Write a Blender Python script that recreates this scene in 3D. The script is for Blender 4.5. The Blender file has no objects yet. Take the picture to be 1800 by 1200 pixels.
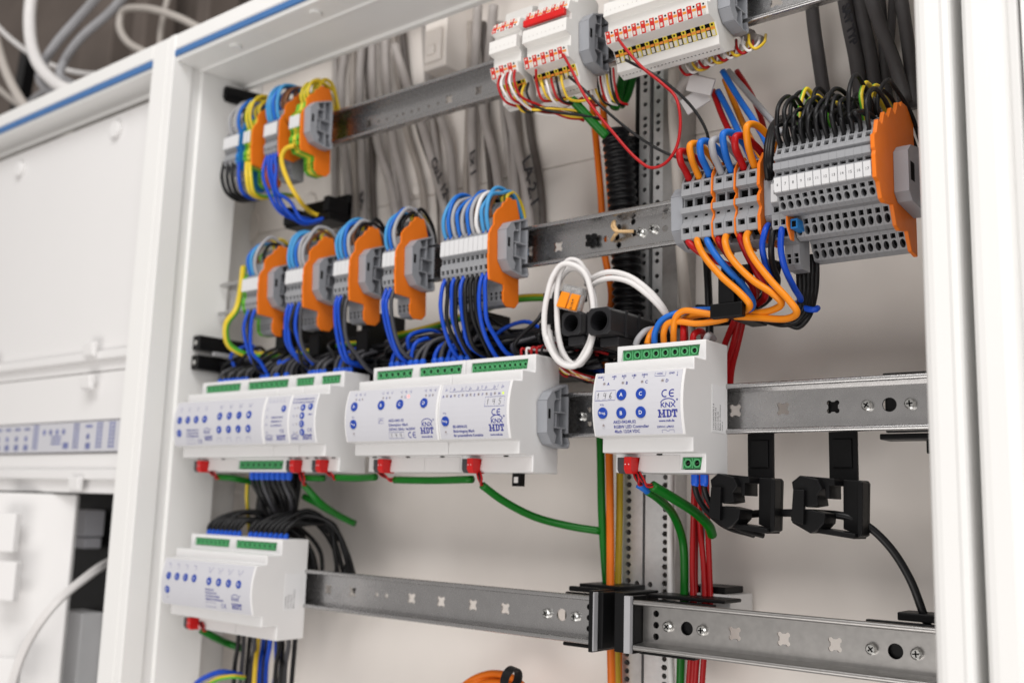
import bpy, bmesh, math, random
from mathutils import Matrix, Vector, Euler
random.seed(7)
sc = bpy.context.scene
COL = sc.collection
MM = 0.001

# ---------------------------------------------------------------- camera
CAM_POS = Vector((407.998, -649.19, -72.33))          # millimetres, from the survey of the rails
CAM_ROT = Euler((1.73042010, -0.0299120606, 0.679916127), 'XYZ')
CAM_F = 1814.116                                      # focal length in photo pixels (1800 wide)
CAM_M = CAM_ROT.to_matrix()
cd = bpy.data.cameras.new('camera'); cam = bpy.data.objects.new('camera', cd); COL.objects.link(cam)
cam.location = CAM_POS * MM; cam.rotation_euler = CAM_ROT
cd.sensor_width = 36.0; cd.lens = 36.0 * CAM_F / 1800.0
cd.clip_start = 0.02; cd.clip_end = 50
cd.dof.use_dof = True; cd.dof.focus_distance = 0.690; cd.dof.aperture_fstop = 5.4; cd.dof.aperture_blades = 9
sc.camera = cam

# ---------------------------------------------------------------- world and lamps (indoor)
w = bpy.data.worlds.new('World'); sc.world = w; w.use_nodes = True
w.node_tree.nodes['Background'].inputs['Color'].default_value = (1.0, 0.955, 0.925, 1)
w.node_tree.nodes['Background'].inputs['Strength'].default_value = 0.34

def area(name, loc, target, sx, sy, power, col):
    l = bpy.data.lights.new(name, 'AREA'); l.shape = 'RECTANGLE'; l.size = sx; l.size_y = sy
    l.energy = power; l.color = col
    o = bpy.data.objects.new(name, l); COL.objects.link(o); o.location = loc
    o.rotation_euler = (Vector(target) - Vector(loc)).to_track_quat('-Z', 'Y').to_euler()
    return o
area('ceiling_lamp', (0.35, -1.25, 1.60), (-0.2, 0, 0.0), 1.7, 0.8, 25, (1.0, 0.985, 0.97))
area('side_lamp', (2.7, -2.2, 0.6), (-0.5, 0, 0.0), 1.4, 1.8, 27, (1.0, 0.985, 0.975))
area('low_fill', (-0.1, -1.8, -1.1), (-0.25, 0, 0.3), 1.6, 1.0, 14, (1.0, 0.96, 0.92))  # added fill from low in front, no known source; brightens soffit and undersides
sc.view_settings.view_transform = 'Standard'; sc.view_settings.look = 'None'
sc.view_settings.exposure = 0.24; sc.view_settings.gamma = 1.0; sc.view_settings.use_curve_mapping = False
sc.render.resolution_x = 1024; sc.render.resolution_y = 682

# ---------------------------------------------------------------- survey helper
def at(u, v, Y=None, X=None, Z=None):
    """World point (mm) seen at photo position u,v on the plane of the given depth."""
    d = CAM_M @ Vector(((u - 900) / CAM_F, -(v - 600) / CAM_F, -1.0))
    if Y is not None: t = (Y - CAM_POS.y) / d.y
    elif X is not None: t = (X - CAM_POS.x) / d.x
    else: t = (Z - CAM_POS.z) / d.z
    p = CAM_POS + d * t
    return (p.x, p.y, p.z)
def pp(*l): return [at(u, v, Y) for u, v, Y in l]

# ---------------------------------------------------------------- materials
MATS = {}
def mat(name, col, rough=0.45, metal=0.0, var=0.06, scale=60, bump=0.0, bscale=400, emit=None, coat=0.0, spec=0.36, trans=0.0, rvar=0.08):
    m = bpy.data.materials.new(name); m.use_nodes = True
    nt = m.node_tree; b = nt.nodes['Principled BSDF']
    b.inputs['Roughness'].default_value = rough; b.inputs['Metallic'].default_value = metal
    b.inputs['Specular IOR Level'].default_value = spec; b.inputs['Coat Weight'].default_value = coat
    b.inputs['Transmission Weight'].default_value = trans
    if emit:
        b.inputs['Emission Color'].default_value = (*emit[0], 1); b.inputs['Emission Strength'].default_value = emit[1]
    tc = nt.nodes.new('ShaderNodeTexCoord')
    n = nt.nodes.new('ShaderNodeTexNoise'); n.inputs['Scale'].default_value = scale; n.inputs['Detail'].default_value = 5
    nt.links.new(tc.outputs['Object'], n.inputs['Vector'])
    r = nt.nodes.new('ShaderNodeValToRGB')
    r.color_ramp.elements[0].position = 0.3; r.color_ramp.elements[1].position = 0.7
    r.color_ramp.elements[0].color = (*[max(0, c * (1 - var)) for c in col], 1)
    r.color_ramp.elements[1].color = (*[min(1, c * (1 + var)) for c in col], 1)
    nt.links.new(n.outputs['Fac'], r.inputs['Fac']); nt.links.new(r.outputs['Color'], b.inputs['Base Color'])
    mr = nt.nodes.new('ShaderNodeMapRange')
    mr.inputs['To Min'].default_value = max(0.03, rough - rvar); mr.inputs['To Max'].default_value = min(1, rough + rvar)
    n2 = nt.nodes.new('ShaderNodeTexNoise'); n2.inputs['Scale'].default_value = scale * 2.3; n2.inputs['Detail'].default_value = 4
    nt.links.new(tc.outputs['Object'], n2.inputs['Vector'])
    nt.links.new(n2.outputs['Fac'], mr.inputs['Value']); nt.links.new(mr.outputs['Result'], b.inputs['Roughness'])
    if bump:
        n3 = nt.nodes.new('ShaderNodeTexNoise'); n3.inputs['Scale'].default_value = bscale
        nt.links.new(tc.outputs['Object'], n3.inputs['Vector'])
        bp = nt.nodes.new('ShaderNodeBump'); bp.inputs['Strength'].default_value = bump; bp.inputs['Distance'].default_value = 0.0004
        nt.links.new(n3.outputs['Fac'], bp.inputs['Height']); nt.links.new(bp.outputs['Normal'], b.inputs['Normal'])
    MATS[name] = m
    return m
mat('enamel', (0.84, 0.835, 0.82), 0.33, var=0.008, scale=12, rvar=0.01)
mat('inner_panel', (0.84, 0.79, 0.745), 0.24, var=0.03, scale=9, rvar=0.03)
mat('cover_plate', (0.80, 0.79, 0.785), 0.42, var=0.006, scale=12, rvar=0.01)
mat('seal_blue', (0.06, 0.17, 0.40), 0.5, var=0.05)
mat('room_wall_shaded', (0.135, 0.11, 0.095), 0.8, var=0.25, scale=6)  # the wall's shade is put into this dark brown base
mat('housing', (0.76, 0.755, 0.755), 0.40, var=0.012, scale=40, bump=0.08, bscale=1600)
mat('housing_shaded', (0.70, 0.68, 0.675), 0.45, var=0.012, scale=40)  # darker housing tone, shading of the lower terminal covers put into the colour
mat('label_film', (0.58, 0.58, 0.62), 0.45, var=0.012, scale=50)
mat('sticker', (0.78, 0.78, 0.79), 0.5, var=0.015)
mat('print_blue', (0.035, 0.045, 0.27), 0.5, var=0.1)
mat('strip_ink', (0.16, 0.18, 0.36), 0.5, var=0.2)
mat('print_black', (0.02, 0.02, 0.025), 0.5, var=0.1)
mat('button_blue', (0.012, 0.055, 0.36), 0.4, var=0.05)
mat('button_white', (0.80, 0.80, 0.82), 0.5, var=0.02)
mat('terminal_green', (0.10, 0.42, 0.17), 0.42, var=0.05)
mat('terminal_green_dark', (0.015, 0.16, 0.05), 0.45, var=0.1)
mat('hole', (0.004, 0.004, 0.004), 0.8, var=0.1, spec=0.1)  # near-black that paints in the darkness inside slots and recesses
mat('screw_slot', (0.05, 0.07, 0.05), 0.4, metal=0.6)
mat('bus_red', (0.62, 0.012, 0.012), 0.38, var=0.05)
mat('bus_grey', (0.055, 0.055, 0.06), 0.45, var=0.05)
mat('grey_plastic', (0.30, 0.305, 0.32), 0.45, var=0.03, bump=0.06, bscale=1500)
mat('clamp_grey', (0.30, 0.31, 0.335), 0.42, var=0.03, bump=0.05, bscale=1500)
mat('orange_plate', (0.80, 0.185, 0.012), 0.48, spec=0.25, var=0.03, bump=0.05, bscale=1200)
mat('marker_white', (0.66, 0.66, 0.67), 0.45, var=0.015)
mat('pe_green', (0.12, 0.42, 0.03), 0.45, var=0.05)
mat('pe_yellow', (0.66, 0.60, 0.05), 0.45, var=0.05)
mat('block_blue', (0.02, 0.20, 0.55), 0.45, var=0.05)
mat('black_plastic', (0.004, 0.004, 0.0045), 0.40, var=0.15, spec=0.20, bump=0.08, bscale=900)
mat('black_satin', (0.016, 0.016, 0.018), 0.34, var=0.15, spec=0.42, bump=0.08, bscale=900)
mat('black_rubber', (0.004, 0.004, 0.005), 0.42, var=0.15, spec=0.28)
mat('zinc', (0.50, 0.495, 0.495), 0.27, metal=1.0, var=0.035, scale=90, rvar=0.05)
mat('zinc_dull', (0.40, 0.39, 0.38), 0.34, metal=0.95, var=0.07, scale=200, rvar=0.06, bump=0.02, bscale=500)
mat('zinc_light', (0.66, 0.66, 0.66), 0.42, metal=0.75, var=0.06, scale=200, rvar=0.06)
mat('screw_zinc', (0.66, 0.66, 0.64), 0.22, metal=1.0, var=0.1, scale=300)
mat('w_blue', (0.006, 0.065, 0.50), 0.36, spec=0.28, var=0.05)
mat('w_midblue', (0.012, 0.135, 0.54), 0.36, spec=0.28, var=0.05)
mat('w_ltblue', (0.06, 0.29, 0.58), 0.38, spec=0.28, var=0.05)
mat('w_black', (0.006, 0.006, 0.007), 0.40, var=0.1, spec=0.30)
mat('w_darkgrey', (0.055, 0.055, 0.062), 0.40, var=0.1)
mat('w_grey', (0.36, 0.36, 0.375), 0.40, var=0.04)
mat('w_white', (0.74, 0.72, 0.71), 0.38, var=0.02)
mat('w_beige', (0.50, 0.46, 0.42), 0.45, var=0.03)
mat('w_beigegrey', (0.36, 0.32, 0.29), 0.5, var=0.05)
mat('w_cableshaded', (0.10, 0.085, 0.078), 0.5, var=0.06)  # cable grey darkened to paint the shaded gaps in the cable curtain
mat('w_cablegrey', (0.38, 0.35, 0.335), 0.5, var=0.05)
mat('w_cabledark', (0.085, 0.08, 0.082), 0.5, var=0.08)
mat('w_red', (0.40, 0.006, 0.008), 0.36, spec=0.28, var=0.05)
mat('w_orange', (0.80, 0.245, 0.008), 0.36, spec=0.28, var=0.04)
mat('c_orange', (0.66, 0.14, 0.005), 0.40, spec=0.28, var=0.04)
mat('w_yellow', (0.75, 0.50, 0.03), 0.38, var=0.05)
mat('c_yellow', (0.46, 0.31, 0.01), 0.42, var=0.06)
mat('c_green', (0.003, 0.13, 0.008), 0.34, spec=0.28, var=0.06)
mat('w_brown', (0.24, 0.10, 0.045), 0.4, var=0.08)
mat('w_violet', (0.14, 0.10, 0.40), 0.4, var=0.08)
mat('w_straw', (0.60, 0.40, 0.20), 0.5, var=0.1, scale=500)
mat('ferrule_blue', (0.01, 0.10, 0.62), 0.38, var=0.05)
mat('led_off', (0.30, 0.26, 0.26), 0.25, var=0.05)
mat('led_red', (0.7, 0.2, 0.2), 0.3, emit=((1, 0.16, 0.14), 2.2))
mat('led_green', (0.5, 0.7, 0.05), 0.3, emit=((0.6, 0.9, 0.05), 0.6))
mat('io_white', (0.76, 0.745, 0.72), 0.42, var=0.012)
mat('io_red', (0.62, 0.03, 0.02), 0.42, var=0.05)
mat('io_orange', (0.80, 0.27, 0.03), 0.42, var=0.05)
mat('io_yellow', (0.72, 0.58, 0.03), 0.42, var=0.05)
mat('io_button', (0.66, 0.63, 0.56), 0.45, var=0.04)
mat('clear_plastic', (0.86, 0.86, 0.86), 0.12, var=0.02, trans=0.75)
mat('paper', (0.62, 0.60, 0.60), 0.6, var=0.03)
# yellow-green earth sheath: two stripes round the wire
def stripe_mat():
    m = bpy.data.materials.new('w_earth'); m.use_nodes = True; nt = m.node_tree; b = nt.nodes['Principled BSDF']
    b.inputs['Roughness'].default_value = 0.38
    a = nt.nodes.new('ShaderNodeUVMap'); s = nt.nodes.new('ShaderNodeSeparateXYZ'); nt.links.new(a.outputs['UV'], s.inputs[0])
    g = nt.nodes.new('ShaderNodeMath'); g.operation = 'PINGPONG'; g.inputs[1].default_value = 0.5; nt.links.new(s.outputs[0], g.inputs[0])
    c = nt.nodes.new('ShaderNodeValToRGB'); c.color_ramp.interpolation = 'CONSTANT'
    c.color_ramp.elements[0].color = (0.72, 0.52, 0.02, 1); c.color_ramp.elements[1].color = (0.09, 0.40, 0.03, 1)
    c.color_ramp.elements[1].position = 0.36
    nt.links.new(g.outputs[0], c.inputs[0]); nt.links.new(c.outputs[0], b.inputs['Base Color'])
    MATS['w_earth'] = m
stripe_mat()

# ---------------------------------------------------------------- mesh builder
class MB:
    def __init__(s): s.v = []; s.f = []; s.m = []; s.uv = None
    def face(s, pts, mi=0):
        b = len(s.v); s.v += [tuple(p) for p in pts]; s.f.append(tuple(range(b, b + len(pts)))); s.m.append(mi)
    def add(s, vs, fs, mi=0):
        b = len(s.v); s.v += [tuple(p) for p in vs]
        for f in fs: s.f.append(tuple(i + b for i in f)); s.m.append(mi)
    def box(s, x0, x1, y0, y1, z0, z1, mi=0):
        v = [(x, y, z) for x in (x0, x1) for y in (y0, y1) for z in (z0, z1)]
        s.add(v, [(0, 1, 3, 2), (4, 6, 7, 5), (0, 4, 5, 1), (2, 3, 7, 6), (0, 2, 6, 4), (1, 5, 7, 3)], mi)
    def obox(s, c, ax, ay, az, mi=0):
        """box with centre and three half-axis vectors"""
        c, ax, ay, az = map(Vector, (c, ax, ay, az))
        v = [c + i * ax + j * ay + k * az for i in (-1, 1) for j in (-1, 1) for k in (-1, 1)]
        s.add(v, [(0, 1, 3, 2), (4, 6, 7, 5), (0, 4, 5, 1), (2, 3, 7, 6), (0, 2, 6, 4), (1, 5, 7, 3)], mi)
    def cyl(s, c, axis, r, h, n=14, mi=0, r2=None, cap=True):
        c = Vector(c); a = Vector(axis).normalized(); r2 = r if r2 is None else r2
        u = a.orthogonal().normalized(); w_ = a.cross(u)
        v = []
        for k, (rr, hh) in enumerate(((r, 0), (r2, h))):
            for i in range(n):
                t = 2 * math.pi * i / n; v.append(c + a * hh + (u * math.cos(t) + w_ * math.sin(t)) * rr)
        f = [(i, (i + 1) % n, n + (i + 1) % n, n + i) for i in range(n)]
        if cap: f += [tuple(range(n - 1, -1, -1)), tuple(range(n, 2 * n))]
        s.add(v, f, mi)
    def ring(s, c, axis, ro, ri, h, n=16, mi=0):
        c = Vector(c); a = Vector(axis).normalized(); u = a.orthogonal().normalized(); w_ = a.cross(u)
        v = []
        for rr, hh in ((ro, 0), (ro, h), (ri, h), (ri, 0)):
            for i in range(n):
                t = 2 * math.pi * i / n; v.append(c + a * hh + (u * math.cos(t) + w_ * math.sin(t)) * rr)
        f = []
        for k in range(4):
            k2 = (k + 1) % 4
            f += [(k * n + i, k * n + (i + 1) % n, k2 * n + (i + 1) % n, k2 * n + i) for i in range(n)]
        s.add(v, f, mi)
    def prism(s, pts, x0, x1, feats=None, mi=0, dark=1, axis='x', dk=None):
        """Extrude the closed (y,z) profile between x0 and x1; feats[i] = [(v0,v1,[(kind,u0,u1,depth),..]),..] sinks openings into edge i."""
        feats = feats or {}
        n = len(pts)
        area2 = sum(pts[i][0] * pts[(i + 1) % n][1] - pts[(i + 1) % n][0] * pts[i][1] for i in range(n))
        sg = 1 if area2 > 0 else -1
        loop = []
        P3 = (lambda x, p: (x, p[0], p[1]))
        for i in range(n):
            a, b = pts[i], pts[(i + 1) % n]
            cuts = [0.0]
            for (v0, v1, fl) in feats.get(i, []): cuts += [v0, v1]
            cuts = sorted(set(cuts + [1.0]))
            dx, dy = b[0] - a[0], b[1] - a[1]; L = math.hypot(dx, dy) or 1
            inn = (-dy / L * sg, dx / L * sg)
            for k in range(len(cuts) - 1):
                c0, c1 = cuts[k], cuts[k + 1]
                p = (a[0] + dx * c0, a[1] + dy * c0); q = (a[0] + dx * c1, a[1] + dy * c1)
                loop.append(p)
                fl = [f for (v0, v1, f) in feats.get(i, []) if abs(v0 - c0) < 1e-6 and abs(v1 - c1) < 1e-6]
                if not fl:
                    s.face([P3(x0, p), P3(x0, q), P3(x1, q), P3(x1, p)], mi); continue
                fl = fl[0]; us = x0
                for (kind, u0, u1, dep) in fl:
                    u0 += x0; u1 += x0
                    if u0 > us + 1e-6: s.face([P3(us, p), P3(us, q), P3(u0, q), P3(u0, p)], mi)
                    off = (inn[0] * dep, inn[1] * dep)
                    if kind == 'rect':
                        c4 = [(u0, p), (u0, q), (u1, q), (u1, p)]
                        tp = [P3(x, y) for x, y in c4]; bt = [(x, y[0] + off[0], y[1] + off[1]) for x, y in c4]
                        for j in range(4):
                            j2 = (j + 1) % 4; s.face([tp[j], tp[j2], bt[j2], bt[j]], mi if dk is None else dk)
                        s.face(bt, dark)
                    else:
                        m_ = 16; um = (u0 + u1) / 2; ru = (u1 - u0) / 2
                        mid = ((p[0] + q[0]) / 2, (p[1] + q[1]) / 2); hv = ((q[0] - p[0]) / 2, (q[1] - p[1]) / 2)
                        cir = []; out = []
                        for j in range(m_):
                            t = 2 * math.pi * j / m_ + math.pi / m_ * 0; cu, sv = math.cos(t), math.sin(t)
                            cir.append((um + ru * .90 * cu, mid[0] + hv[0] * .90 * sv, mid[1] + hv[1] * .90 * sv))
                            mx = max(abs(cu), abs(sv)); cu, sv = cu / mx, sv / mx
                            out.append((um + ru * cu, mid[0] + hv[0] * sv, mid[1] + hv[1] * sv))
                        bot = [(c[0], c[1] + off[0], c[2] + off[1]) for c in cir]
                        for j in range(m_):
                            j2 = (j + 1) % m_
                            s.face([out[j], out[j2], cir[j2], cir[j]], mi); s.face([cir[j], cir[j2], bot[j2], bot[j]], mi if dk is None else dk)
                        s.face(bot, dark)
                    us = u1
                if us < x1 - 1e-6: s.face([P3(us, p), P3(us, q), P3(x1, q), P3(x1, p)], mi)
        s.face([P3(x0, p) for p in loop], mi); s.face([P3(x1, p) for p in loop][::-1], mi)
    def flat(s, verts2, faces2, fn, mi=0):
        s.add([fn(x, y) for x, y in verts2], faces2, mi)
    def build(s, name, mats, parent=None, smooth=False, loc=None, bevel=0, weld=True, angle=None):
        me = bpy.data.meshes.new(name)
        me.from_pydata([(x * MM, y * MM, z * MM) for x, y, z in s.v], [], s.f)
        for m in ([mats] if isinstance(mats, str) else mats): me.materials.append(MATS[m])
        me.polygons.foreach_set('material_index', s.m)
        if s.uv:
            uvl = me.uv_layers.new(name='UVMap')
            k = 0
            for p in me.polygons:
                for li in p.loop_indices: uvl.data[li].uv = s.uv[k]; k += 1
        elif weld:
            bm = bmesh.new(); bm.from_mesh(me)
            bmesh.ops.remove_doubles(bm, verts=bm.verts, dist=2e-6)
            bmesh.ops.recalc_face_normals(bm, faces=bm.faces)
            bm.to_mesh(me); bm.free()
        if smooth: me.polygons.foreach_set('use_smooth', [True] * len(me.polygons))
        if angle and not s.uv: me.set_sharp_from_angle(angle=math.radians(angle)); me.polygons.foreach_set('use_smooth', [True] * len(me.polygons))
        o = bpy.data.objects.new(name, me); COL.objects.link(o)
        if parent is not None: o.parent = parent
        if loc is not None: o.location = Vector(loc) * MM
        if bevel:
            b = o.modifiers.new('bevel', 'BEVEL'); b.width = bevel * MM; b.segments = 2; b.limit_method = 'ANGLE'; b.angle_limit = math.radians(40)
            b.harden_normals = False
        return o

def thing(name, label, cat, loc=(0, 0, 0), group=None, kind=None):
    o = bpy.data.objects.new(name, None); COL.objects.link(o); o.location = Vector(loc) * MM
    o.empty_display_size = 0.01
    return tag(o, label, cat, group, kind)
def tag(o, label=None, cat=None, group=None, kind=None):
    if label: o['label'] = label
    if cat: o['category'] = cat
    if group: o['group'] = group
    if kind: o['kind'] = kind
    return o
def dup(o, parent, loc):
    c = o.copy(); COL.objects.link(c); c.parent = parent; c.location = Vector(loc) * MM
    return c
def dup_tree(o, parent, loc):
    c = dup(o, parent, loc)
    for ch in [q for q in bpy.data.objects if q.parent == o]:
        d = ch.copy(); COL.objects.link(d); d.parent = c; d.location = ch.location
    return c

# -------- tubes
def spline(pts, step=7):
    P = [Vector(p) for p in pts]
    if len(P) == 2: return [P[0].lerp(P[1], i / step) for i in range(step + 1)]
    Q = [P[0] * 2 - P[1]] + P + [P[-1] * 2 - P[-2]]
    out = []
    for i in range(1, len(Q) - 2):
        p0, p1, p2, p3 = Q[i - 1:i + 3]
        # centripetal Catmull-Rom
        def tj(t, a, b): return t + max(1e-3, (b - a).length) ** 0.5
        t0 = 0; t1 = tj(t0, p0, p1); t2 = tj(t1, p1, p2); t3 = tj(t2, p2, p3)
        for k in range(step):
            t = t1 + (t2 - t1) * k / step
            A1 = p0 * ((t1 - t) / (t1 - t0)) + p1 * ((t - t0) / (t1 - t0)); A2 = p1 * ((t2 - t) / (t2 - t1)) + p2 * ((t - t1) / (t2 - t1)); A3 = p2 * ((t3 - t) / (t3 - t2)) + p3 * ((t - t2) / (t3 - t2))
            B1 = A1 * ((t2 - t) / (t2 - t0)) + A2 * ((t - t0) / (t2 - t0)); B2 = A2 * ((t3 - t) / (t3 - t1)) + A3 * ((t - t1) / (t3 - t1))
            out.append(B1 * ((t2 - t) / (t2 - t1)) + B2 * ((t - t1) / (t2 - t1)))
    out.append(P[-1]); return out
def tube(mb, pts, r, n=10, step=7, mi=0, radii=None, uv=False):
    S = spline(pts, step)
    b = len(mb.v); m = len(S)
    t = (S[1] - S[0]).normalized(); u = t.orthogonal().normalized()
    for i, p in enumerate(S):
        t2 = (S[min(i + 1, m - 1)] - S[max(i - 1, 0)])
        t2 = t2.normalized() if t2.length > 1e-9 else t
        u = (u - t2 * u.dot(t2)).normalized(); w_ = t2.cross(u); t = t2
        rr = r if radii is None else radii(i / (m - 1)) * r
        for k in range(n):
            a = 2 * math.pi * k / n; mb.v.append(tuple(p + (u * math.cos(a) + w_ * math.sin(a)) * rr))
    if uv and mb.uv is None: mb.uv = []
    for i in range(m - 1):
        for k in range(n):
            k2 = (k + 1) % n
            mb.f.append((b + i * n + k, b + i * n + k2, b + (i + 1) * n + k2, b + (i + 1) * n + k)); mb.m.append(mi)
            if uv: mb.uv += [(k / n, 0), ((k + 1) / n, 0), ((k + 1) / n, 1), (k / n, 1)]
    mb.f.append(tuple(b + k for k in range(n - 1, -1, -1))); mb.m.append(mi)
    mb.f.append(tuple(b + (m - 1) * n + k for k in range(n))); mb.m.append(mi)
    if uv: mb.uv += [(0, 0)] * (2 * n)
def wire(label, group, mt, r, pts, name='wire', cat='wire', ferrule=None, n=10, step=7, ends=None):
    """One wire. ferrule = (material, length, radius) put on its first point."""
    mb = MB(); base = Vector(pts[0]); loc = [Vector(p) - base for p in pts]
    tube(mb, loc, r, n=n, step=step, uv=(mt == 'w_earth'))
    o = mb.build(name, mt, smooth=True, loc=base, weld=False)
    tag(o, label, cat, group)
    if ferrule:
        fm, fl, fr = ferrule; d = (loc[1] - loc[0]).normalized()
        f = MB(); f.cyl((0, 0, 0), d, fr, fl * .75, 12); f.cyl(d * fl * .75, d, fr, fl * .25, 12, r2=r * 1.02)
        f.build('ferrule', fm, o, angle=40)
    return o

# -------- text
def text2(sx, size, bold=0.0, align='LEFT', res=2):
    c = bpy.data.curves.new('t', 'FONT'); c.body = sx; c.size = size; c.resolution_u = res; c.offset = bold; c.align_x = align
    o = bpy.data.objects.new('t', c); m = o.to_mesh()
    v = [(p.co.x, p.co.y) for p in m.vertices]; f = [tuple(p.vertices) for p in m.polygons]
    o.to_mesh_clear(); bpy.data.objects.remove(o); bpy.data.curves.remove(c)
    return v, f
def ribbon2(pts, wd):
    v = []; f = []; n = len(pts)
    for i, p in enumerate(pts):
        a = pts[max(i - 1, 0)]; b = pts[min(i + 1, n - 1)]; dx, dy = b[0] - a[0], b[1] - a[1]; L = math.hypot(dx, dy) or 1
        v += [(p[0] - dy / L * wd / 2, p[1] + dx / L * wd / 2), (p[0] + dy / L * wd / 2, p[1] - dx / L * wd / 2)]
    for i in range(n - 1): f.append((2 * i, 2 * i + 1, 2 * i + 3, 2 * i + 2))
    return v, f
def arc2(cx, cy, r, a0, a1, n=14, sx=1.0): return [(cx + r * sx * math.cos(math.radians(a0 + (a1 - a0) * i / n)), cy + r * math.sin(math.radians(a0 + (a1 - a0) * i / n))) for i in range(n + 1)]
def rect2(x0, x1, y0, y1): return [(x0, y0), (x1, y0), (x1, y1), (x0, y1)], [(0, 1, 2, 3)]

# -------- sheet metal with real holes (2D curve fill)
def circ(cx, cy, r, n=16, sx=1): return [(cx + r * sx * math.cos(2 * math.pi * i / n), cy + r * math.sin(2 * math.pi * i / n)) for i in range(n)]
def cross(cx, cy, s=4.2, n=6):
    out = []
    for k in range(4):
        a = math.pi / 4 + k * math.pi / 2; ex, ey = cx + math.cos(a) * s * .85, cy + math.sin(a) * s * .85
        for j in range(n): 
            t = a - math.pi * .62 + 1.24 * math.pi * j / (n - 1); out.append((ex + math.cos(t) * s * .40, ey + math.sin(t) * s * .40))
    return out
def sheet(mb, outline, holes, th, fn, mi=0):
    c = bpy.data.curves.new('s', 'CURVE'); c.dimensions = '2D'; c.fill_mode = 'BOTH'; c.extrude = th / 2
    for pts in [outline] + holes:
        s = c.splines.new('POLY'); s.points.add(len(pts) - 1); s.use_cyclic_u = True
        for p, q in zip(s.points, pts): p.co = (q[0], q[1], 0, 1)
    o = bpy.data.objects.new('s', c); m = o.to_mesh()
    mb.add([fn(v.co.x, v.co.y, v.co.z) for v in m.vertices], [tuple(p.vertices) for p in m.polygons], mi)
    o.to_mesh_clear(); bpy.data.objects.remove(o); bpy.data.curves.remove(c)

Z1, Z2, Z3, Z4 = 299.0, 140.8, 0.0, -152.5          # heights of the four rails
XL, XR = -538.0, 229.0                                # inner edges of the cabinet frame
ZT = 389.0                                            # soffit of the frame
YF = -75.0                                            # front plane of the frame
YB = 85.0                                             # back panel

# ================================================================ the setting
mb = MB(); mb.box(-2600, 900, 330, 345, -900, 1500)
tag(mb.build('wall', 'room_wall_shaded'), kind='structure', label='dim brown room wall behind the cabinets')

# ================================================================ cabinets
cab = thing('switch_cabinet', 'open white switch cabinet frame with grey back panel and blue seal', 'cabinet', (0, 0, -520))
CO = (0, 0, 520)
def cpart(mb, name, m, **k): return mb.build(name, m, cab, loc=CO, **k)
# back panels (moulded tiles with joints)
zc = [-520, 240.5, 470]
xc = [[-600, -20, 330], [-600, -20, 330]]
for i in range(2):
    for j in range(2):
        mb = MB(); mb.box(xc[i][j] + .3, xc[i][j + 1] - .3, YB, YB + 6, zc[i] + .3, zc[i + 1] - .3)
        cpart(mb, 'back_panel', 'inner_panel', bevel=1.2)
mb = MB(); mb.box(-606, 336, YB + 7, YB + 12, -520, 480); cpart(mb, 'rear_wall', 'inner_panel')
for px, py, r in ((440, 400, 20), (425, 510, 20), (1588, 112, 9), (545, 360, 13), (735, 335, 6), (740, 310, 5)):
    p = at(px, py, Y=YB); mb = MB(); mb.cyl((p[0], YB - 3.0, p[2]), (0, 1, 0), r, 3.5, 32); cpart(mb, 'knockout', 'inner_panel', angle=40, bevel=.8)
mb = MB(); mb.box(-606, -600.5, 16, YB + 6, -520, 480); cpart(mb, 'side_wall', 'enamel')
mb = MB(); mb.box(330.5, 336, 16, YB + 6, -520, 480); cpart(mb, 'side_wall', 'enamel')
mb = MB(); mb.box(-606, 336, 22, YB + 12, 470.6, 476); cpart(mb, 'roof_panel', 'inner_panel')
# frame: left post (front face, groove, lip and return), swept profile in x,y
def post(name, prof, z0, z1, m='enamel', bev=1.5):
    mb = MB(); n = len(prof)
    lo = [(x, y, z0) for x, y in prof]; hi = [(x, y, z1) for x, y in prof]
    for i in range(n): mb.face([lo[i], lo[(i + 1) % n], hi[(i + 1) % n], hi[i]])
    mb.face(lo[::-1]); mb.face(hi)
    return cpart(mb, name, m, bevel=bev)
post('frame_post', [(-581, YF), (-552, YF), (-552, YF + 2.5), (-550, YF + 2.5), (-550, YF - 1), (XL, YF - 1), (XL, -52), (XL - 3, -51), (XL - 3, -40), (XL, -39), (XL, 14), (-600, 14), (-600, -30), (-581, -30)], -520, 418)
post('frame_post', [(XR, YF + 8), (XR + .8, YF + 4.5), (XR + 2.4, YF + 1.8), (XR + 5, YF), (XR + 8, YF - 1), (XR + 16, YF - 1.6), (XR + 18, YF - 2.6), (XR + 21, YF - 2.2), (XR + 22, YF), (XR + 22, -40), (330, -40), (330, 14), (XR, 14)], -520, 640, bev=.6)
# frame: top beam with soffit
mb = MB()
mb.prism([(YF, 418), (YF, 401.5), (YF + 1.8, 401.0), (YF + 1.8, ZT + 6), (YF + 3.2, ZT), (-43, ZT), (-42, ZT - 1.6), (-38, ZT - 1.6), (-37, ZT), (12, ZT), (13, ZT - 3), (20, ZT - 3), (20, 418)], XL - 12, XR + 60)
cpart(mb, 'top_beam', 'enamel', bevel=1.0)
mb = MB(); mb.prism([(YF - .2, 399.6), (YF - .2, 393.5), (YF + 1.6, 392.5), (YF + 1.6, 399.6)], XL - 10, XR + 10); cpart(mb, 'seal_strip', 'seal_blue', bevel=.6)
for x in (-455, -330, -215):
    mb = MB(); mb.cyl((x, -57, ZT - 2.2), (0, 0, 1), 6, 3.2, 20); cpart(mb, 'plug_cap', 'enamel', bevel=.8)
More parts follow.
